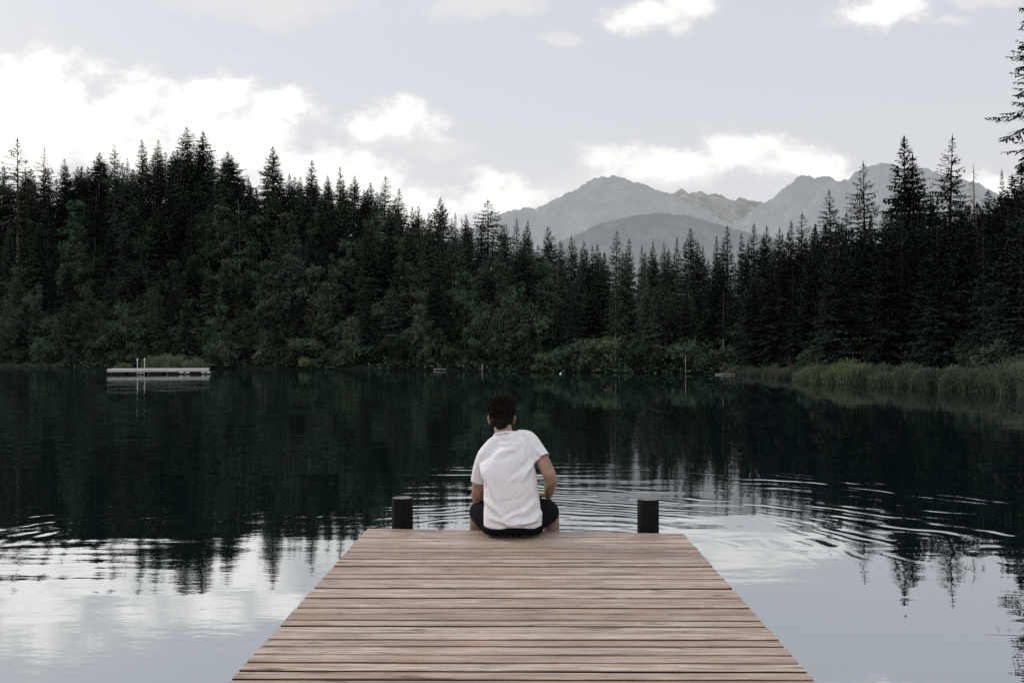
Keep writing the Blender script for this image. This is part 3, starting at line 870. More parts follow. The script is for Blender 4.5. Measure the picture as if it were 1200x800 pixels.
# ---- single trees that stand out in front
front = [
 (480, 311, 88.5+9, P_leaf, 9, 1.25, 'big rounded broadleaf tree on the shore left of the seated man'),
 (545, 385, 87.5, P_leaf, 9, .9, 'small broadleaf tree at the waterline behind the man'),
 (415, 372, 93.5, P_leafl, 8, 1.0, 'light green small tree at the waterline left of the man'),
 (1030, 316, 50.5, P_young, 8, 1.75, 'wide pyramid-shaped green spruce standing before the dark right-bank wall'),
 (688, 335, 84, P_young, 8, 1.3, 'green pyramid spruce on the shore right of the man'),
 (655, 350, 85, P_young, 8, 1.2, 'lighter green spruce on the shore above the floating buoy'),
 (785, 356, 77.5, P_young, 8, 1.6, 'low broad spruce left of the white marker post'),
 (828, 360, 77, P_young, 8, 1.5, 'low broad spruce right of the white marker post'),
 (180, 340, 111, P_leafl, 8, .8, 'slender tree with a pale thin trunk right above the raft'),
 (225, 350, 109, P_leaf, 9, .9, 'low spreading tree above the right end of the raft'),
 (60, 375, 114.5, P_leaf, 9, 1.1, 'low broadleaf tree on the shore at far left'),
 (0, 372, 116, P_leafl, 8, .9, 'light leafy tree cut by the left picture edge'),
 (310, 385, 99, P_leafl, 8, 1.1, 'light green shore tree behind the leaning stake'),
 (350, 384, 96.8, P_leaf, 9, 1.1, 'low dark broadleaf tree right of the leaning stake'),
 (500, 392, 89.5, P_leafl, 8, .8, 'slim leaning shore tree with pale stems'),
 (590, 362, 87, P_leafl, 8, 1.15, 'bright rounded shore tree just right of the man'),
 (620, 382, 86, P_leafl, 8, 1.2, 'pale leafy shore tree below the bare-trunked spruce'),
]
for (px, top, Y, protos, own, wid, lab) in front:
    plant_top(px, Y, top, protos, own, lab, wid)

# ---- bushes on the waterline
BZ = ['along the left shore beside the raft', 'along the shore left of the man', 'along the shore below the mountain', 'behind the reeds on the right bank']
px = -40.0
while px < 1260:
    s = SHORE(px)
    for kk in range(2 if px < 860 else 1):
        Y = s + 0.9 + kk*3.2 + trng.uniform(0, .8) + (4.2 if px > 880 else 0)
        lt = trng.random() < (0.26 if px < 650 else 0.10)
        zn = zone(px)
        h_ = trng.uniform(1.1, 2.9)*(1+kk*.4)*(0.8 if px > 880 else 1)
        plant(px+trng.uniform(-8, 8)+kk*10, Y, P_bushl if lt else P_bush, h_, 3.0,
              ('light green bush ' if lt else 'dark green bush ')+BZ[zn], 'bush', ('light bushes ' if lt else 'dark bushes ')+BZ[zn], trng.uniform(.9, 1.35))
    px += trng.uniform(17, 27)
for (px, Y, h_, lab) in ((1000, 52.5, 3.0, 'rounded dark bush rising over the brightest reeds'), (1095, 50, 4.4, 'large loose bush over the middle reeds of the right bank')):
    plant(px, Y, P_bush, h_, 3.0, lab, 'bush', None, 1.2)

# ------------------------------------------------------------------ reeds (nobody could count the blades)
def reeds(label, clumps, per, mat, seed):
    """clumps: (column, distance behind the waterline, half width in m, height in m)"""
    rg = random.Random(seed); V = []
    for (cpx, d0, rad, hm) in clumps:
        Yc = SHORE(cpx) + d0; xc = at(cpx, Yc)
        for _ in range(int(per*rad*rad*(.6+.4*hm))):
            q = math.sqrt(rg.random()); a = rg.uniform(0, 6.283)
            x = xc + rad*q*math.cos(a); Y = Yc + rad*.7*q*math.sin(a)
            px = 600 + F*x/Y
            hh = hm*rg.uniform(.62, 1.05)*math.sqrt(max(.12, 1-q*q*.8))*(.85+.4*mnoise.noise((x*1.4, Y*1.4, seed)))
            z = max(ground_z(px, Y), -0.3)
            b_ = rg.uniform(0, 3.14); w = rg.uniform(.010, .024)
            b = Vector((math.cos(b_)*w, math.sin(b_)*w, 0))
            out = Vector((math.cos(a), math.sin(a), 0))*q*.28
            ln = (Vector((rg.gauss(0, .16), rg.gauss(0, .16), 0)) + out)*hh
            p0 = Vector((x, Y, z)); top = hh + (.0 if z > 0 else -z)
            p1 = p0+Vector((0, 0, top*.55))+ln*.3; p2 = p0+Vector((0, 0, top*.9))+ln*.9
            p3 = p2 + ln*.5 + Vector((rg.gauss(0, .05), rg.gauss(0, .05), rg.uniform(-.12, .10)))*hh
            V.extend((p0-b, p0+b, p1+b, p1-b)); V.extend((p1-b, p1+b, p2+b*.7, p2-b*.7)); V.extend((p2-b*.7, p2+b*.7, p3+b*.1, p3-b*.1))
            if rg.random() < .5:
                e = p1+Vector((rg.gauss(0, .3), rg.gauss(0, .3), rg.uniform(-.05, .3)))*hh*.5
                V.extend((p1-b, p1+b, e+b*.1, e-b*.1))
    o = obj('reeds', fast_mesh('reeds', [tuple(q) for q in V], 4, mat))
    tag(o, label, 'reeds', None, 'stuff')
rr = random.Random(55)
reeds('bright grey green reed clumps at the tip of the right bank', [(946, .3, .8, .85), (958, .7, 1.0, 1.15), (974, .8, 1.1, 1.3), (990, 1.0, 1.1, 1.4), (1004, .9, .9, 1.15), (968, 1.8, 1.2, 1.5)], 1100, M['reed'], 5)
reeds('darker reed clumps filling the middle edge of the right bank', [(1012+i*9.5+rr.uniform(-3, 3), rr.uniform(.1, 1.7), rr.uniform(.5, .9), rr.uniform(.75, 1.2)) for i in range(16)], 1500, M['reed_dark'], 6)
reeds('large rounded reed clumps at the right picture edge', [(1152, .6, .7, 1.0), (1166, 1.2, .9, 1.3), (1184, 1.0, 1.0, 1.5), (1206, 1.0, 1.1, 1.6), (1232, 1.0, 1.1, 1.5)], 1500, M['reed_mid'], 16)
reeds('low dim reeds in the cove left of the bright reeds', [(862+i*9+rr.uniform(-3, 3), rr.uniform(-1.2, .4), rr.uniform(.6, .9), rr.uniform(.65, 1.0)) for i in range(8)], 800, M['reed_dark'], 8)
reeds('straw green reed clump on the shore behind the raft', [(180, -.9, 1.3, 1.7), (192, -.9, 1.3, 1.9), (205, -.9, 1.2, 1.7), (228, -.9, 1.2, 1.4), (238, -.9, .8, 1.2), (145, -.7, 1.0, .8)], 420, M['reed'], 9)
reeds('thin low sedge along the far left shore', [(-10+i*11+rr.uniform(-4, 4), rr.uniform(-.4, .3), rr.uniform(.6, 1.0), rr.uniform(.4, .8)) for i in range(8)], 350, M['reed_dark'], 12)

def undergrowth():
    rg = random.Random(77); V = []
    for _ in range(1500):
        px = rg.uniform(-80, 900); s, c = SHORE(px), CREST(px)
        Y = s + (c-s)*rg.uniform(0.0, .8)**1.3 + .3
        x = at(px, Y); z = ground_z(px, Y); rr = rg.uniform(.5, 1.3)
        for _k in range(26):
            a = rg.uniform(0, 6.28); q = rr*math.sqrt(rg.random())
            p = Vector((x+q*math.cos(a), Y+q*math.sin(a), z+rg.uniform(.0, 1.0)*rr*(1.15-q/rr)))
            n = Vector((rg.gauss(0, .5), rg.gauss(0, .5), 1)).normalized()
            u = n.cross(Vector((rg.gauss(0, 1), rg.gauss(0, 1), .1))).normalized(); w = n.cross(u)
            l = rg.uniform(.10, .22)
            V.extend((p-u*l, p+w*l*.5, p+u*l, p-w*l*.5))
    o = obj('undergrowth', fast_mesh('undergrowth', [tuple(q) for q in V], 4, M['leaf']))
    tag(o, 'low leafy undergrowth covering the forest floor behind the shore', 'undergrowth', None, 'stuff')
undergrowth()

# ------------------------------------------------------------------ jetty
def build_dock():
    root = empty('jetty', (0.05, 5.95, DECK))
    tag(root, 'wooden plank jetty running out into the lake under the seated man', 'jetty')
    rg = random.Random(4)
    mb = MB()
    xl = lambda y: -0.969 + 0.0137*(y-3.2)
    xr = lambda y: 1.039 + 0.0127*(y-3.2)
    # front edge is askew, the first boards are tapered to make up for it
    yl, yr = 6.05, 5.885
    ox, oy, oz = root.location
    k = 0
    while yl > -5.0:
        wl = 0.091*rg.uniform(.92, 1.08); wr = wl
        if k < 7: wl += 0.014; wr -= 0.008
        g = rg.choice((.007, .009, .012, .015, .019, .023))
        ja, jb = rg.uniform(-.0015, .0015), rg.uniform(-.0015, .0015)
        dz0, dz1 = rg.uniform(-.002, .002), rg.uniform(-.002, .002)
        c = .0025
        n = 8
        v = []
        for i in range(n+1):
            s = i/n
            ya = yl + (yr-yl)*s; yb = (yl-wl+g) + ((yr-wr+g)-(yl-wl+g))*s
            ym = (ya+yb)/2
            x = (xl(ym)+ja)*(1-s) + (xr(ym)+jb)*s
            dz = dz0*(1-s)+dz1*s + .0015*mnoise.noise((x*1.7, k*3.1, 0))
            za = DECK+dz; w_ = .0015*mnoise.noise((x*2.3, k*7.7, 4))
            for (yy, zz) in ((ya+w_, za-.034), (ya+w_, za-c), (ya-c+w_, za), (yb+c-w_, za), (yb-w_, za-c), (yb-w_, za-.034)):
                v.append((x-ox, yy-oy, zz-oz))
        f = []
        for i in range(n):
            a = i*6
            for j in range(6):
                q = (j+1) % 6
                f.append((a+j, a+q, a+6+q, a+6+j))
        f.append(tuple(range(6))); f.append(tuple(n*6+i for i in range(5, -1, -1)))
        mb.add(v, f)
        yl -= wl; yr -= wr; k += 1
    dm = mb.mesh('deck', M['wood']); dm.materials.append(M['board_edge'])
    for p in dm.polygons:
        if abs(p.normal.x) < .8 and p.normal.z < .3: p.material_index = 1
    deck = obj('deck', dm, root)
    for xx in (-.78, .05, .88):
        b = MB(); b.box(xx-.05-ox, xx+.05-ox, -5.0-oy, 5.80-oy, DECK-.18-oz, DECK-.037-oz)
        obj('bearer', b.mesh('bearer', M['under_wood']), root)
    for yy in (4.6, 1.5, -1.8):
        b = MB(); b.box(-.92-ox, 1.02-ox, yy-.06-oy, yy+.06-oy, DECK-.31-oz, DECK-.183-oz)
        obj('cross_beam', b.mesh('cross_beam', M['under_wood']), root)
        for xx in (-.6, .7):
            b = MB(); b.tube([(xx-ox, yy+.15-oy, -1.2-oz), (xx-ox, yy+.15-oy, DECK-.19-oz)], [.07, .07], 12)
            obj('pile', b.mesh('pile', M['under_wood'], False), root)
    for (px, Y, top) in ((471.5, 6.165, .560), (759.5, 6.03, .572)):
        x = at(px, Y)
        b = MB(); n = 28
        rr = .0700
        prof = [(-1.2, 1.0), (0.1, 1.0), (DECK, 1.0), (top-.012, .99), (top-.003, .965), (top, .92)]
        pts = []
        for (z, s) in prof:
            for i in range(n):
                a = 6.28318*i/n
                q = rr*s*(1+.025*mnoise.noise((math.cos(a)*1.6, math.sin(a)*1.6, px)))
                pts.append((x+q*math.cos(a)-ox, Y+q*math.sin(a)-oy, z-oz))
        f = []
        for j in range(len(prof)-1):
            for i in range(n):
                f.append((j*n+i, j*n+(i+1) % n, (j+1)*n+(i+1) % n, (j+1)*n+i))
        b.add(pts, f)
        p = obj('post', b.mesh('post', M['post'], True), root)
        cap = MB()
        cv = [q for q in pts[-n:]] + [(x-ox, Y-oy, top+.002-oz)]
        cap.add(cv, [(i, (i+1) % n, n) for i in range(n)])
        obj('post_top', cap.mesh('post_top', M['post_top']), p)
    p = None
build_dock()

# ------------------------------------------------------------------ swimming raft
def build_raft():
    Y = 70.0
    x0, x1 = at(124.5, Y), at(244.5, Y)
    cx = -26.37; hw = (x1-x0)/2
    root = empty('swimming_raft', (cx, Y, 0), R(16)); hw *= .927
    tag(root, 'white swimming raft with a bathing ladder floating off the left shore', 'raft')
    d = MB()
    n = 26
    for i in range(n):
        a = -hw+2*hw*i/n
        d.box(a+.006, a+2*hw/n-.006, .04, 2.4, .37, .41, .006)
    obj('deck', d.mesh('deck', M['raft_white']), root)
    s = MB()
    for (ya, yb) in ((-.01, .035), (2.405, 2.45)): s.box(-hw, hw, ya, yb, .20, .415, .01)
    for xa in (-hw, hw-.045): s.box(xa, xa+.045, .038, 2.402, .20, .412, .01)
    obj('edge_board', s.mesh('edge_board', M['raft_white']), root)
    for i in range(5):
        xx = -hw + (.75 + i*1.32)
        b = MB(); b.tube([(xx-.5, .45, .10), (xx-.47, .45, .10), (xx+.47, .45, .10), (xx+.5, .45, .10)], [.2, .24, .24, .2], 14)
        b.tube([(xx-.5, 2.0, .10), (xx-.47, 2.0, .10), (xx+.47, 2.0, .10), (xx+.5, 2.0, .10)], [.2, .24, .24, .2], 14)
        obj('float', b.mesh('float', M['float'], True), root)
    for xx in (at(211, Y)-cx, at(218, Y)-cx, at(235.5, Y)-cx, at(241.5, Y)-cx):
        b = MB(); b.box(xx-.14, xx+.14, .0, .1, .08, .198, .01)
        obj('bracket', b.mesh('bracket', M['raft_white']), root)
    lad = MB()
    for px in (162.6, 170.4):
        xx = at(px, Y)-cx
        pts = [(xx, -.10, -.9), (xx, -.10, .2), (xx, -.10, .85)]
        for a in range(0, 181, 30):
            pts.append((xx-.0, .06-.16*math.cos(R(a)), .95+.16*math.sin(R(a))))
        pts += [(xx, .22, .75), (xx, .22, .41)]
        lad.tube(pts, [.015]*len(pts), 8)
    xa, xb = at(162.6, Y)-cx, at(170.4, Y)-cx
    for z in (-.5, -.2, .1):
        lad.tube([(xa, -.10, z), (xb, -.10, z)], [.022, .022], 8)
    lo = obj('ladder', lad.mesh('ladder', M['steel'], True), root)
    for px in (162.6, 170.4):
        xx = at(px, Y)-cx; b = MB()
        pts = [(xx, .06, 1.02), (xx, .06, 1.05), (xx, .06, 1.11), (xx, .06, 1.17), (xx, .06, 1.20)]
        b.tube(pts, [.015, .04, .052, .04, .015], 12)
        obj('grip', b.mesh('grip', M['ball'], True), lo)
build_raft()

# ------------------------------------------------------------------ small things on the water's edge
def stake(px, Y, z1, r, mat, label, lean=0.0, name='stake', cat='stake'):
    b = MB(); b.tube([(0, 0, -.6), (lean*.5, 0, z1*.5), (lean, 0, z1-.01), (lean, 0, z1)], [r, r*.95, r*.85, r*.5], 8)
    o = obj(name, b.mesh(name, mat, True)); o.location = (at(px, Y), Y, 0)
    tag(o, label, cat)
stake(323, 95, 1.1, .035, M['bark'], 'thin grey stake in the shallows by the left shore', .06)
stake(803.5, 71, 1.4, .035, M['bark_pale'], 'pale marker post in the water below the wooded hill', 0, 'marker_post', 'post')
stake(565, 84.0, .62, .06, M['bark_pale'], 'short pale stump on the waterline just left of the man', .05, 'stump', 'stump')
stake(41.5, 110, 1.3, .03, M['bark'], 'thin stake standing at the far left shore', .03)
def log(p0, p1, r, label, name='log'):
    b = MB(); a = Vector(p0); c = Vector(p1)-a
    b.tube([(0, 0, 0), c*.04, c*.5+Vector((0, 0, r*.3)), c*.96, c], [r*.6, r, r*.9, r*.7, r*.4], 9)
    for (t, s) in ((.3, 1), (.65, -1)):
        b.tube([c*t, c*t+Vector((s*r*2, -r*2, r*4))], [r*.35, r*.12], 5)
    o = obj(name, b.mesh(name, M['bark_pale'], True)); o.location = p0
    tag(o, label, 'log')
log((at(90, 110), 110, .05), (at(112, 109.4), 109.4, .18), .16, 'pale driftwood log lying on the far left shore')
log((at(508, 86), 86, .10), (at(523, 86.3), 86.3, .12), .08, 'pale log at the waterline left of the stump')
log((at(838, 68), 68, .03), (at(862, 67.6), 67.6, .05), .06, 'thin bleached log floating before the right-hand cove')
log((at(574, 90), 90, 2.0), (at(579, 89.5), 89.5, 3.7), .16, 'short bleached trunk leaning among the bushes right of the man', 'leaning_trunk')
def buoy():
    b = MB(); b.tube([(0, 0, -.1), (0, 0, -.06), (0, 0, .02), (0, 0, .10), (0, 0, .15), (0, 0, .155), (0, 0, .2)], [.05, .12, .16, .12, .05, .02, .02], 14)
    o = obj('buoy', b.mesh('buoy', M['ball'], True)); o.scale = (.6, .6, .6); o.location = (at(657, 72), 72, 0)
    tag(o, 'small white buoy floating far out right of the man', 'buoy')
buoy()

# ------------------------------------------------------------------ the seated man
def eval_mesh(me, mods, name):
    o = bpy.data.objects.new('build_' + name, me); COL.objects.link(o)
    for typ, kw in mods:
        m = o.modifiers.new(typ, typ)
        for k, v in kw.items(): setattr(m, k, v)
    dg = bpy.context.evaluated_depsgraph_get(); dg.update()
    out = bpy.data.meshes.new_from_object(o.evaluated_get(dg))
    bpy.data.objects.remove(o); out.name = name
    return out

def catmull(pts, n):
    P = [np.array(p, float) for p in pts]
    out = []
    m = len(P)
    for i in range(m-1):
        p0, p1, p2, p3 = P[max(i-1, 0)], P[i], P[i+1], P[min(i+2, m-1)]
        for k in range(n):
            t = k/n
            out.append(.5*((2*p1)+(-p0+p2)*t+(2*p0-5*p1+4*p2-p3)*t*t+(-p0+3*p1-3*p2+p3)*t**3))
    out.append(P[-1])
    return out

class Body:
    """closed overlapping shapes that are melted into one skin"""
    def __init__(self): self.mb = MB()
    def limb(self, pts, n=6, seg=16):
        """pts: (x,y,z,r)"""
        c = catmull(pts, n)
        # rounded ends
        a, b = c[0], c[-1]
        da = (c[0]-c[1])[:3]; da = da/np.linalg.norm(da); db = (c[-1]-c[-2])[:3]; db = db/np.linalg.norm(db)
        pre = [np.r_[a[:3]+da*a[3]*s, a[3]*math.sqrt(max(0.02, 1-s*s))] for s in (.98, .85, .6, .3)]
        post = [np.r_[b[:3]+db*b[3]*s, b[3]*math.sqrt(max(0.02, 1-s*s))] for s in (.3, .6, .85, .98)]
        c = pre + c + post
        self.mb.tube([Vector(q[:3]) for q in c], [float(max(q[3], .001)) for q in c], seg)
    def loft(self, secs, n=5, seg=40, p=2.4):
        """secs: (x,y,z, half width, half depth, tilt in x)"""
        c = catmull(secs, n)
        v = []; f = []
        for q in c:
            x, y, z, hw, hd, tl = q
            for k in range(seg):
                a = 2*math.pi*k/seg
                ca, sa = math.cos(a), math.sin(a)
                ex = math.copysign(abs(ca)**(2/p), ca)*hw; ey = math.copysign(abs(sa)**(2/p), sa)*hd
                v.append((x+ex, y+ey, z+ex*tl))
        for i in range(len(c)-1):
            for k in range(seg):
                f.append((i*seg+k, i*seg+(k+1) % seg, (i+1)*seg+(k+1) % seg, (i+1)*seg+k))
        f.append(tuple(range(seg-1, -1, -1))); o = (len(c)-1)*seg
        f.append(tuple(range(o, o+seg)))
        self.mb.add(v, f)
    def ball(self, c, r, seg=20):
        rx, ry, rz = r if hasattr(r, '__len__') else (r, r, r)
        v = []; f = []; nr = seg//2
        for i in range(1, nr):
            th = math.pi*i/nr
            for k in range(seg):
                a = 2*math.pi*k/seg
                v.append((c[0]+rx*math.sin(th)*math.cos(a), c[1]+ry*math.sin(th)*math.sin(a), c[2]-rz*math.cos(th)))
        for i in range(nr-2):
            for k in range(seg):
                f.append((i*seg+k, i*seg+(k+1) % seg, (i+1)*seg+(k+1) % seg, (i+1)*seg+k))
        v.append((c[0], c[1], c[2]-rz)); v.append((c[0], c[1], c[2]+rz)); b = len(v)-2
        for k in range(seg):
            f.append((b, (k+1) % seg, k)); o = (nr-2)*seg
            f.append((b+1, o+k, o+(k+1) % seg))
        self.mb.add(v, f)
    def melt(self, name, mat, voxel, it, fac=.5):
        me = self.mb.mesh(name)
        out = eval_mesh(me, [('REMESH', dict(mode='VOXEL', voxel_size=voxel, use_smooth_shade=True)), ('SMOOTH', dict(factor=fac, iterations=it))], name)
        out.materials.clear(); out.materials.append(mat)
        return out

def fingers(B, wrist, fwd, up, side, curl=0.5, s=1.0):
    """palm from the wrist, four unequal bent fingers and a thumb on the 'side' flank"""
    W, Fv, U, Sd = (Vector(q) for q in (wrist, fwd, up, side))
    Fv.normalize(); U = (U - Fv*U.dot(Fv)).normalized(); Sd = (Sd - Fv*Sd.dot(Fv) - U*Sd.dot(U)).normalized()
    pl = .088*s
    for k in (-1.5, -.5, .5, 1.5):
        a = W+Sd*k*.010*s; b = W+Fv*pl+Sd*k*.0195*s
        B.limb([(*a, .014*s), (*a.lerp(b, .5), .0135*s), (*b, .0105*s)], 4, 10)
    for k, L in ((1.5, .070), (.5, .079), (-.5, .074), (-1.5, .057)):
        p = W+Fv*pl+Sd*k*.0195*s; d = Fv+Sd*k*.05
        pts = [(*p, .0098*s)]; ang = 0
        for j, fr in enumerate((.45, .30, .25)):
            ang += curl*(.45, .8, .6)[j]
            dd = (d.normalized()*math.cos(ang) - U*math.sin(ang)).normalized()
            p = p+dd*L*fr*s; pts.append((*p, (.0092, .0084, .0072)[j]*s))
        B.limb(pts, 4, 10)
    p = W+Fv*.022*s+Sd*.024*s; d = (Fv*.75+Sd*.75-U*.15).normalized()
    q = p+d*.036*s; d2 = (Fv*1.0+Sd*.35-U*.2).normalized(); r_ = q+d2*.03*s; t = r_+(d2-U*.2).normalized()*.024*s
    B.limb([(*p, .0155*s), (*q, .0115*s), (*r_, .0102*s), (*t, .0082*s)], 4, 10)

def build_person():
    SH_L, SH_R = (-.150, 5.905, .855), (.108, 5.895, .948)
    EL_L, EL_R = (-.218, 6.00, .590), (.236, 5.79, .745)
    WR_L, WR_R = (-.120, 6.215, .585), (.232, 6.005, .600)
    B = Body()
    # trunk
    B.loft([(.005,5.81,.42,.140,.095,0),(.005,5.81,.46,.150,.10,0),(.0,5.81,.52,.146,.095,0),(-.003,5.81,.60,.136,.088,0),(-.012,5.825,.70,.136,.088,.05),
            (-.030,5.855,.80,.140,.088,.18),(-.030,5.885,.88,.125,.078,.30),(-.020,5.91,.94,.090,.062,.30),(-.03,5.925,.985,.070,.06,.1),(-.045,5.935,1.01,.05,.05,0)])
    # neck and head
    B.limb([(-.046,5.925,.96,.064),(-.055,5.945,1.01,.056),(-.062,5.975,1.07,.056)])
    B.ball((-.066,6.005,1.126), (.073,.094,.094)); B.ball((-.066,6.045,1.065), (.056,.062,.066)); B.ball((-.066,6.070,1.022), (.030,.030,.024))
    B.ball((-.066,6.105,1.075), (.011,.018,.014)); B.limb([(-.066,6.090,1.108,.009),(-.066,6.106,1.082,.011)], 4, 10)
    B.ball((-.066,6.092,1.125), (.045,.012,.010)); B.ball((-.066,6.098,1.044), (.023,.010,.006)); B.ball((-.066,6.096,1.032), (.020,.011,.007))
    for s in (-1, 1):
        B.ball((-.066+s*.078,5.995,1.082), (.009,.020,.032)); B.ball((-.066+s*.083,5.985,1.094), (.008,.014,.020))
        B.ball((-.066+s*.040,6.075,1.078), (.022,.020,.016))
    # arms
    B.limb([(*SH_L,.048),(-.190,5.945,.745,.047),(*EL_L,.041),(-.175,6.105,.588,.038),(*WR_L,.026)])
    B.limb([(*SH_R,.048),(.178,5.845,.855,.046),(*EL_R,.040),(.240,5.885,.678,.039),(*WR_R,.027)])
    fingers(B, WR_R, (-.55, .80, -.10), (.1, .1, 1), (-.8, -.55, 0), .55)
    fingers(B, WR_L, (.62, .75, -.20), (0, .1, 1), (.75, -.6, 0), .65)
    # legs
    B.limb([(.095,5.84,.480,.090),(.165,6.00,.478,.082),(.245,6.215,.462,.060),(.258,6.262,.425,.056),(.262,6.255,.33,.055),(.262,6.245,.20,.050),(.262,6.265,.06,.036),(.262,6.275,0.0,.037)])
    B.limb([(-.095,5.84,.480,.090),(-.155,6.00,.478,.082),(-.215,6.215,.462,.060),(-.228,6.262,.425,.056),(-.230,6.255,.33,.055),(-.230,6.245,.20,.050),(-.230,6.265,.06,.036),(-.230,6.275,0.0,.037)])
    for x in (.262, -.230):
        B.limb([(x,6.245,-.035,.036),(x,6.32,-.055,.034),(x*1.03,6.41,-.085,.027),(x*1.03,6.455,-.10,.018)])
    me = B.melt('person', M['skin'], .0042, 5)
    root = obj('person', me)
    tag(root, 'dark-haired man in white t-shirt and navy shorts sitting on the end of the jetty', 'person')
    # t-shirt
    T = Body()
    T.loft([(.005,5.795,.435,.180,.136,.03),(.003,5.795,.50,.181,.134,.02),(-.002,5.800,.58,.174,.122,0),(-.006,5.81,.66,.170,.118,.02),(-.016,5.825,.73,.170,.118,.08),
            (-.032,5.845,.80,.172,.118,.18),(-.034,5.872,.87,.162,.112,.32),(-.012,5.90,.935,.128,.092,.36),(-.012,5.915,.972,.098,.077,.24),(-.040,5.930,1.002,.066,.064,.06)], p=2.3)
    T.limb([(-.06,5.91,.962,.052),(-.115,5.908,.915,.060),(*SH_L,.070),(-.186,5.932,.78,.060),(-.206,5.955,.705,.056)])
    T.limb([(-.01,5.91,.965,.055),(.05,5.905,.972,.055),(.094,5.897,.955,.066),(.150,5.868,.895,.058),(.186,5.840,.850,.054)])
    tm = T.melt('t_shirt', M['shirt'], .005, 7)
    import bmesh
    bm = bmesh.new(); bm.from_mesh(tm)
    # cut hem, cuffs and neckline open
    def cut(co, no):
        g = bm.verts[:] + bm.edges[:] + bm.faces[:]
        return g
    dele = set()
    cuffL = (Vector((-.2085,5.960,.690)), Vector((-.14,.16,-.97)).normalized())
    cuffR = (Vector((.189,5.838,.846)), Vector((.58,-.42,-.70)).normalized())
    neck = (Vector((-.046,5.933,1.000)), Vector((-.12,.25,.96)).normalized())
    for v in bm.verts:
        p = v.co
        if p.z < .448: dele.add(v)
        for (c, n, rr) in ((*cuffL, .09), (*cuffR, .075), (*neck, .09)):
            if (p-c).length < rr and (p-c).dot(n) > 0: dele.add(v)
    bmesh.ops.delete(bm, geom=list(dele), context='VERTS')
    # tidy the cut rims
    for v in bm.verts:
        if v.is_boundary:
            if abs(v.co.z-.450) < .012: v.co.z = .447 + .006*math.sin(v.co.x*23+1)
            for (c, n, rr) in ((*cuffL, .09), (*cuffR, .075), (*neck, .09)):
                if (v.co-c).length < rr and abs((v.co-c).dot(n)) < .012: v.co -= n*(v.co-c).dot(n)
    # folds of the cloth: a few soft creases, strongest low on the back and under the arms
    bm.normal_update()
    folds = [((.17,5.72,.52),(-.9,0,-.35),.20,.010,.016),((.12,5.70,.49),(-1,0,.05),.16,.008,.014),((-.12,5.70,.505),(1,0,-.30),.15,.009,.015),((-.15,5.72,.60),(.75,0,-.65),.17,.007,.018),
             ((.13,5.76,.84),(-.55,0,-.8),.15,.010,.017),((.10,5.74,.80),(-.8,0,-.55),.14,.006,.016),((-.17,5.78,.78),(.35,0,-.9),.20,.009,.017),((-.10,5.75,.88),(.9,0,.35),.16,.006,.018),
             ((.06,5.70,.55),(-.9,0,-.45),.14,.006,.013),((-.02,5.70,.475),(1,0,.1),.2,.008,.012),((.14,5.72,.60),(-.8,0,-.6),.16,.006,.017),((.03,5.74,.945),(-1,0,-.05),.14,.004,.010),((.16,5.86,.90),(.5,0,-.6),.08,.006,.012),((-.19,5.90,.80),(.2,0,-1),.12,.006,.012)]
    disp = []
    for v in bm.verts:
        p = v.co; s = 0
        for (c, d, L, a, w) in folds:
            c = Vector(c); d = Vector(d).normalized()
            q = Vector((p.x-c.x, 0, p.z-c.z)); t = q.dot(d)
            if -0.03 < t < L and abs(p.y-c.y) < .16:
                t01 = max(0, min(1, (t+.03)/(L+.03)))
                wob = .012*mnoise.noise((t*14, c.x*9, 1))
                u = (q.x*d.z-q.z*d.x) + wob
                s += 2.1*a*math.sin(math.pi*t01)*(math.exp(-(u/w)**2) - .6*math.exp(-((u-w*1.7)/w)**2))
        s += .0035*mnoise.noise((p.x*16, p.y*9, p.z*11)) + .006*mnoise.noise((p.x*7, p.y*5, p.z*6))*max(0, (.75-p.z)/.3)
        disp.append(s)
    for v, s in zip(bm.verts, disp): v.co += v.normal*s
    # rolled hems: thicken the open rims
    bm.to_mesh(tm); bm.free()
    tm = eval_mesh(tm, [('SOLIDIFY', dict(thickness=.003, offset=-1.0)), ('SMOOTH', dict(factor=.5, iterations=2))], 't_shirt')
    ts = obj('t_shirt', tm, root)
    cb = MB(); cc, cn = neck; e1 = cn.cross(Vector((0, 1, 0))).normalized(); e2 = cn.cross(e1).normalized()
    ring = [cc - cn*.004 + e1*(.0665*math.cos(a_)) + e2*(.064*math.sin(a_)) for a_ in [2*math.pi*i/40 for i in range(41)]]
    cb.tube(ring, [.0075]*41, 8, False)
    obj('collar', cb.mesh('collar', M['shirt'], True), ts)
    # collar rib, a little raised
    c, n = neck
    # shorts
    K = Body()
    K.loft([(.005,5.795,.400,.178,.115,0),(.005,5.795,.43,.192,.128,0),(.005,5.80,.455,.176,.118,0),(.004,5.81,.50,.146,.095,0)], p=2.6)
    K.limb([(.100,5.83,.480,.100),(.150,5.95,.480,.100),(.205,6.10,.474,.090),(.222,6.15,.468,.086)])
    K.limb([(-.100,5.83,.480,.100),(-.143,5.95,.480,.100),(-.185,6.10,.474,.088),(-.197,6.15,.468,.084)])
    K.ball((.0,5.90,.465), (.12,.10,.075))
    km = K.melt('shorts', M['shorts'], .006, 8)
    for v in km.vertices:
        if v.co.y < 5.99 and v.co.z < DECK+.003: v.co.z = DECK+.003
        v.co += v.normal*(.004*mnoise.noise((v.co.x*14, v.co.y*14, v.co.z*14)))
    for v in km.vertices:
        if v.co.y < 5.99 and v.co.z < DECK+.003: v.co.z = DECK+.003
    obj('shorts', km, root)
    # keep the seat on the boards
    for v in me.vertices:
        if v.co.y < 5.95 and v.co.z < DECK+.03: v.co.z = DECK+.03
    # hair: a close cap plus loose tufts
    Hh = Body()
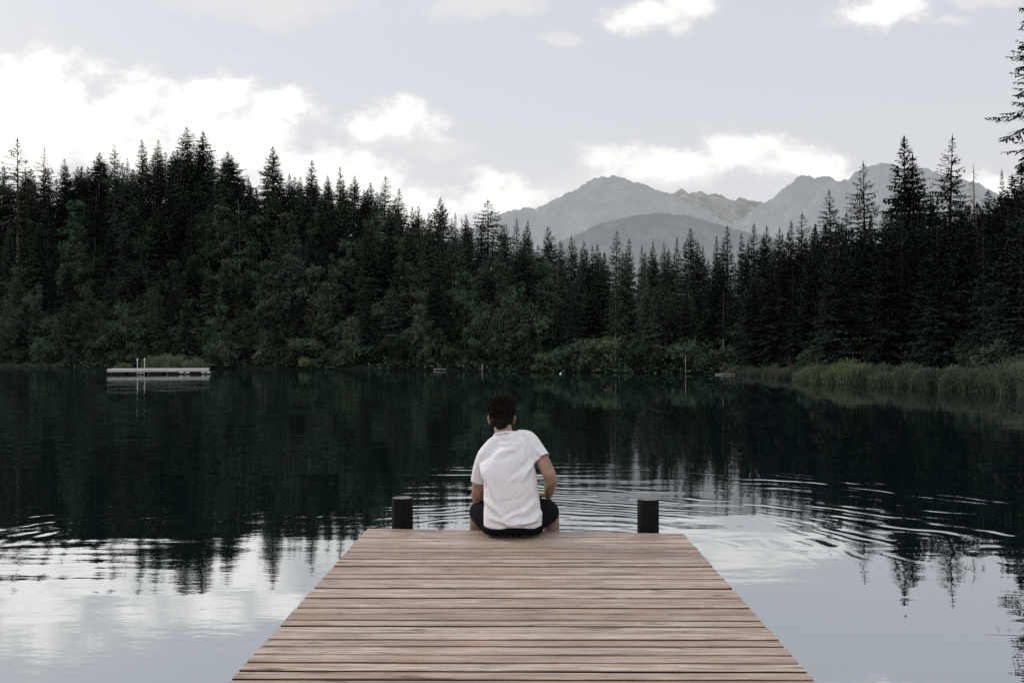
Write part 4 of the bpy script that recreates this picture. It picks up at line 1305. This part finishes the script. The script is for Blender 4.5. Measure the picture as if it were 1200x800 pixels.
    Hh.ball((-.066,5.985,1.135), (.080,.096,.090)); Hh.ball((-.066,5.955,1.085), (.066,.060,.062)); Hh.limb([(-.064,5.935,1.06,.046),(-.063,5.930,1.042,.040)])
    Hh.ball((-.060,6.03,1.185), (.068,.065,.040))
    hr = random.Random(8)
    for _ in range(26):
        a_ = hr.uniform(0, 6.283); e_ = hr.uniform(.25, 1.35)
        if math.sin(a_) > .5 and e_ < .8: continue
        Hh.ball((-.066+.076*math.cos(a_)*math.cos(e_), 5.99+.090*math.sin(a_)*math.cos(e_), 1.138+.088*math.sin(e_)), hr.uniform(.010, .017), 12)
    hm = Hh.melt('hair', M['hair'], .006, 3)
    rg = random.Random(21)
    hb = bmesh.new(); hb.from_mesh(hm)
    # front of the face stays free
    kill = [v for v in hb.verts if v.co.y > 6.055 and v.co.z < 1.145]
    kill += [v for v in hb.verts if abs(v.co.x+.066) > .050 and v.co.y > 6.0 and v.co.z < 1.10]
    bmesh.ops.delete(hb, geom=kill, context='VERTS')
    hb.normal_update(); hb.verts.ensure_lookup_table()
    base = [(v.co.copy(), v.normal.copy()) for v in hb.verts]
    for _ in range(7500):
        p, nn = base[rg.randrange(len(base))]
        top = max(0, min(1, (p.z-1.09)/.12))
        if p.y > 6.06 and p.z < 1.16: continue
        tuft = .45+1.5*max(0, mnoise.noise((p.x*45, p.y*45, p.z*45))+.25)
        L = .006+.026*top*rg.uniform(.4, 1.1)*tuft
        d = (nn*(.35+.5*top) + Vector((rg.gauss(0, .35), rg.gauss(0, .3)+.15, rg.gauss(0, .3)-(.7*(1-top))+.45*top))).normalized()
        s = d.cross(Vector((rg.gauss(0, 1), rg.gauss(0, 1), rg.gauss(0, 1))))
        if s.length < .01: continue
        s = s.normalized()*rg.uniform(.0010, .0022)
        p = p - nn*.002
        m = p+d*L*.55; e = p+d*L+Vector((0, 0, -.25*L))
        vs = [hb.verts.new(q) for q in (p-s, p+s, m+s*.8, m-s*.8, e)]
        hb.faces.new(vs[:4]); hb.faces.new((vs[3], vs[2], vs[4]))
    hb.to_mesh(hm); hb.free()
    obj('hair', hm, root)
    for s in (-1, 1):
        E = Body(); E.ball((-.066+s*.032,6.084,1.108), .0115, 16)
        obj('eye', E.mb.mesh('eye', M['eye'], True), root)
build_person()
# unused prototypes must not stay at the origin
for ps in (P_dense, P_slim, P_thin, P_pale, P_open, P_club, P_young, P_larch, P_dead, P_leaf, P_leafl, P_bush, P_bushl):
    for p in ps:
        if p.name not in used:
            for ch in list(p.children): bpy.data.objects.remove(ch)
            bpy.data.objects.remove(p)

# ------------------------------------------------------------------ camera and render settings
cd = bpy.data.cameras.new('camera'); co = bpy.data.objects.new('camera', cd); link(co)
co.location = (0, 0, H); co.rotation_euler = (R(90), 0, 0)
cd.sensor_width = 36; cd.lens = F/1200*36
cd.shift_y = (HZ-400)/1200
cd.clip_start = 0.05; cd.clip_end = 30000
sc.camera = co
sc.view_settings.view_transform = 'Standard'; sc.view_settings.look = 'None'
sc.view_settings.exposure = 0; sc.view_settings.gamma = 1
sc.render.engine = 'CYCLES'
cy = sc.cycles
cy.max_bounces = 5; cy.diffuse_bounces = 3; cy.glossy_bounces = 3; cy.transmission_bounces = 2; cy.transparent_max_bounces = 4
cy.caustics_reflective = False; cy.caustics_refractive = False
cy.use_denoising = False
